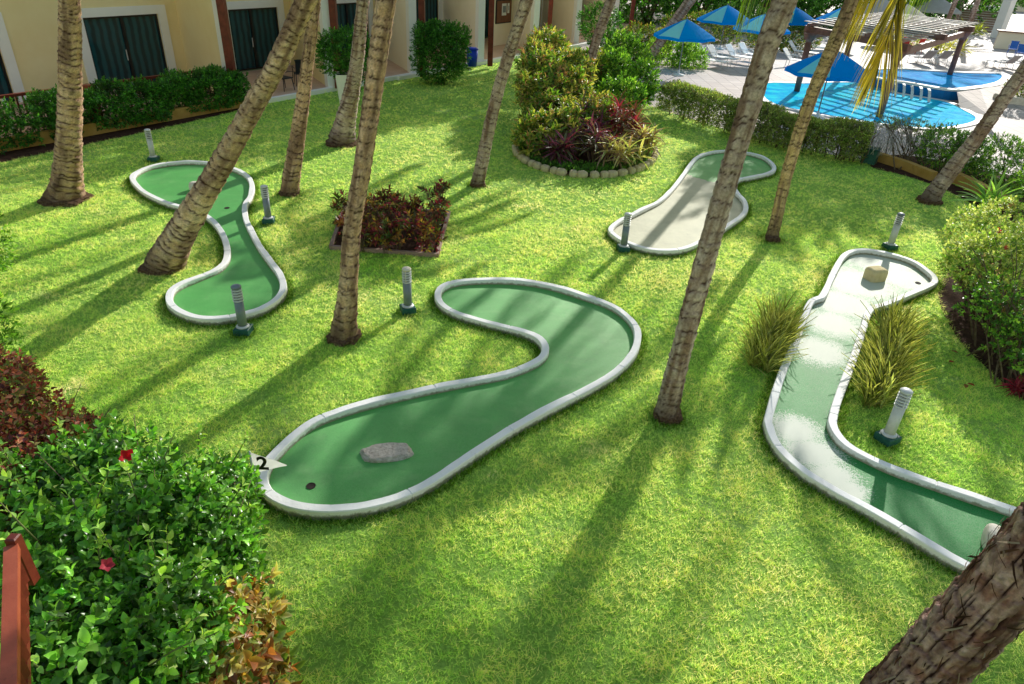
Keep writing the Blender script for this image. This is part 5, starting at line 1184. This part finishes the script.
MB().box(-1.6,3,-.4,.4,0,1.15,bev=.02).build('counter',M['wall_pale'],bar); MB().box(-1.75,3.1,-.55,.55,1.153,1.22,bev=.01).build('counter_top',M['board'],bar)
q=gp(1040,12); b2=empty('far_pavilion',(q[0],q[1],0),R(-20),'pale pavilion with brown thatch roof in the top right corner','building')
MB().box(-6,6,-3,3,0,2.2).build('wall',M['wall_pale'],b2)
MB().add([(-7,-4,2.2),(7,-4,2.2),(7,4,2.2),(-7,4,2.2),(0,0,4.8)],[(3,2,1,0),(0,1,4),(1,2,4),(2,3,4),(3,0,4)]).build('roof',M['board'],b2)
for i,(x,y,lab) in enumerate([(894,50,'yellow green spiky plant behind the raised pool, left one'),(905,47,'yellow green spiky plant behind the raised pool, middle one'),(938,53,'yellow green spiky plant behind the raised pool by the pergola post'),(972,34,'yellow green spiky plant beside the far stairs')]):
    rosette('agave',lab,'plant',(x,y),.25,6,LST,.9,[(.25,.3,.05),(.4,.38,.08)],[(.5,.48,.15),(.6,.5,.2)],M['leaf'],150+i,'spiky plants behind the raised pool',spr=.5)
q=gp(1016,108); pl=empty('round_planter',(q[0],q[1],0),0,'low pale planter trough at the right edge of the deck','planter')
MB().box(-.9,1.6,-.45,.45,0,.5,bev=.04).build('trough',M['rock_white'],pl)
shrub('green_shrub','yellow green plant growing in the trough at the right edge of the deck','shrub',(q[0],q[1]),[(q[0]-.2,q[1],.85,.6,.45,.4),(q[0]+.7,q[1],.9,.7,.5,.45)],500,LS,6,.09,YCR,M['leaf'],nst=4,seed=160,zmin=.45)
# tall palms beyond (crowns above the frame give the dappled light)
def off_palm(x,y,h,lean,label,seed,ln=3.8):
    root=empty('palm_tree',(x,y,0),0,label,'palm tree','tall palms round the pool'); path=[np.array([x,y,-.05]),np.array([x+lean*.2,y,h*.35]),np.array([x+lean*.6,y,h*.72]),np.array([x+lean,y,h])]
    trunk_mesh('trunk',path,[.2,.15,.14,.13],M['bark'],root,seed,.05,16,1.0,GREYB,(x,y,0)); palm_crown(path[-1],root,seed,org=(x,y,0),ln=ln)

# ------------------------------------------------------------------ LIGHT / CAMERA
SUN_AZ,SUN_EL=R(62),R(25.5)
sd=np.array([math.cos(SUN_AZ)*math.cos(SUN_EL),math.sin(SUN_AZ)*math.cos(SUN_EL),math.sin(SUN_EL)])
sun=bpy.data.lights.new('sun','SUN'); sun.energy=5.0; sun.angle=R(.6); sun.color=(1,.96,.88)
so=bpy.data.objects.new('sun',sun); COL.objects.link(so); so.rotation_euler=Vector(-sd).to_track_quat('-Z','Y').to_euler(); so.location=(20,40,30)
w=bpy.data.worlds.new('World'); scn.world=w; w.use_nodes=True; nt=w.node_tree; bg=nt.nodes['Background']
sk=nt.nodes.new('ShaderNodeTexSky'); sk.sky_type='NISHITA'; sk.sun_disc=False; sk.sun_elevation=SUN_EL; sk.sun_rotation=math.pi/2-SUN_AZ
sk.altitude=0; sk.air_density=2.0; sk.dust_density=1.0; sk.ozone_density=1.0
nt.links.new(sk.outputs[0],bg.inputs[0]); bg.inputs[1].default_value=.15
cam=bpy.data.cameras.new('camera'); cam.sensor_width=36; cam.lens=F/1024*36; cam.clip_end=2000; cam.clip_start=.05
co=bpy.data.objects.new('camera',cam); COL.objects.link(co)
from mathutils import Matrix
mw=Matrix.Identity(4)
for i in range(3): mw[i][0]=CX[i]; mw[i][1]=CY[i]; mw[i][2]=-FW[i]; mw[i][3]=CAM[i]
co.matrix_world=mw; scn.camera=co
scn.view_settings.view_transform='Standard'; scn.view_settings.look='None'; scn.view_settings.exposure=0; scn.view_settings.gamma=1
scn.cycles.max_bounces=7; scn.cycles.diffuse_bounces=5; scn.cycles.glossy_bounces=3; scn.cycles.transmission_bounces=4; scn.cycles.transparent_max_bounces=6
scn.cycles.use_adaptive_sampling=True; scn.cycles.use_denoising=True
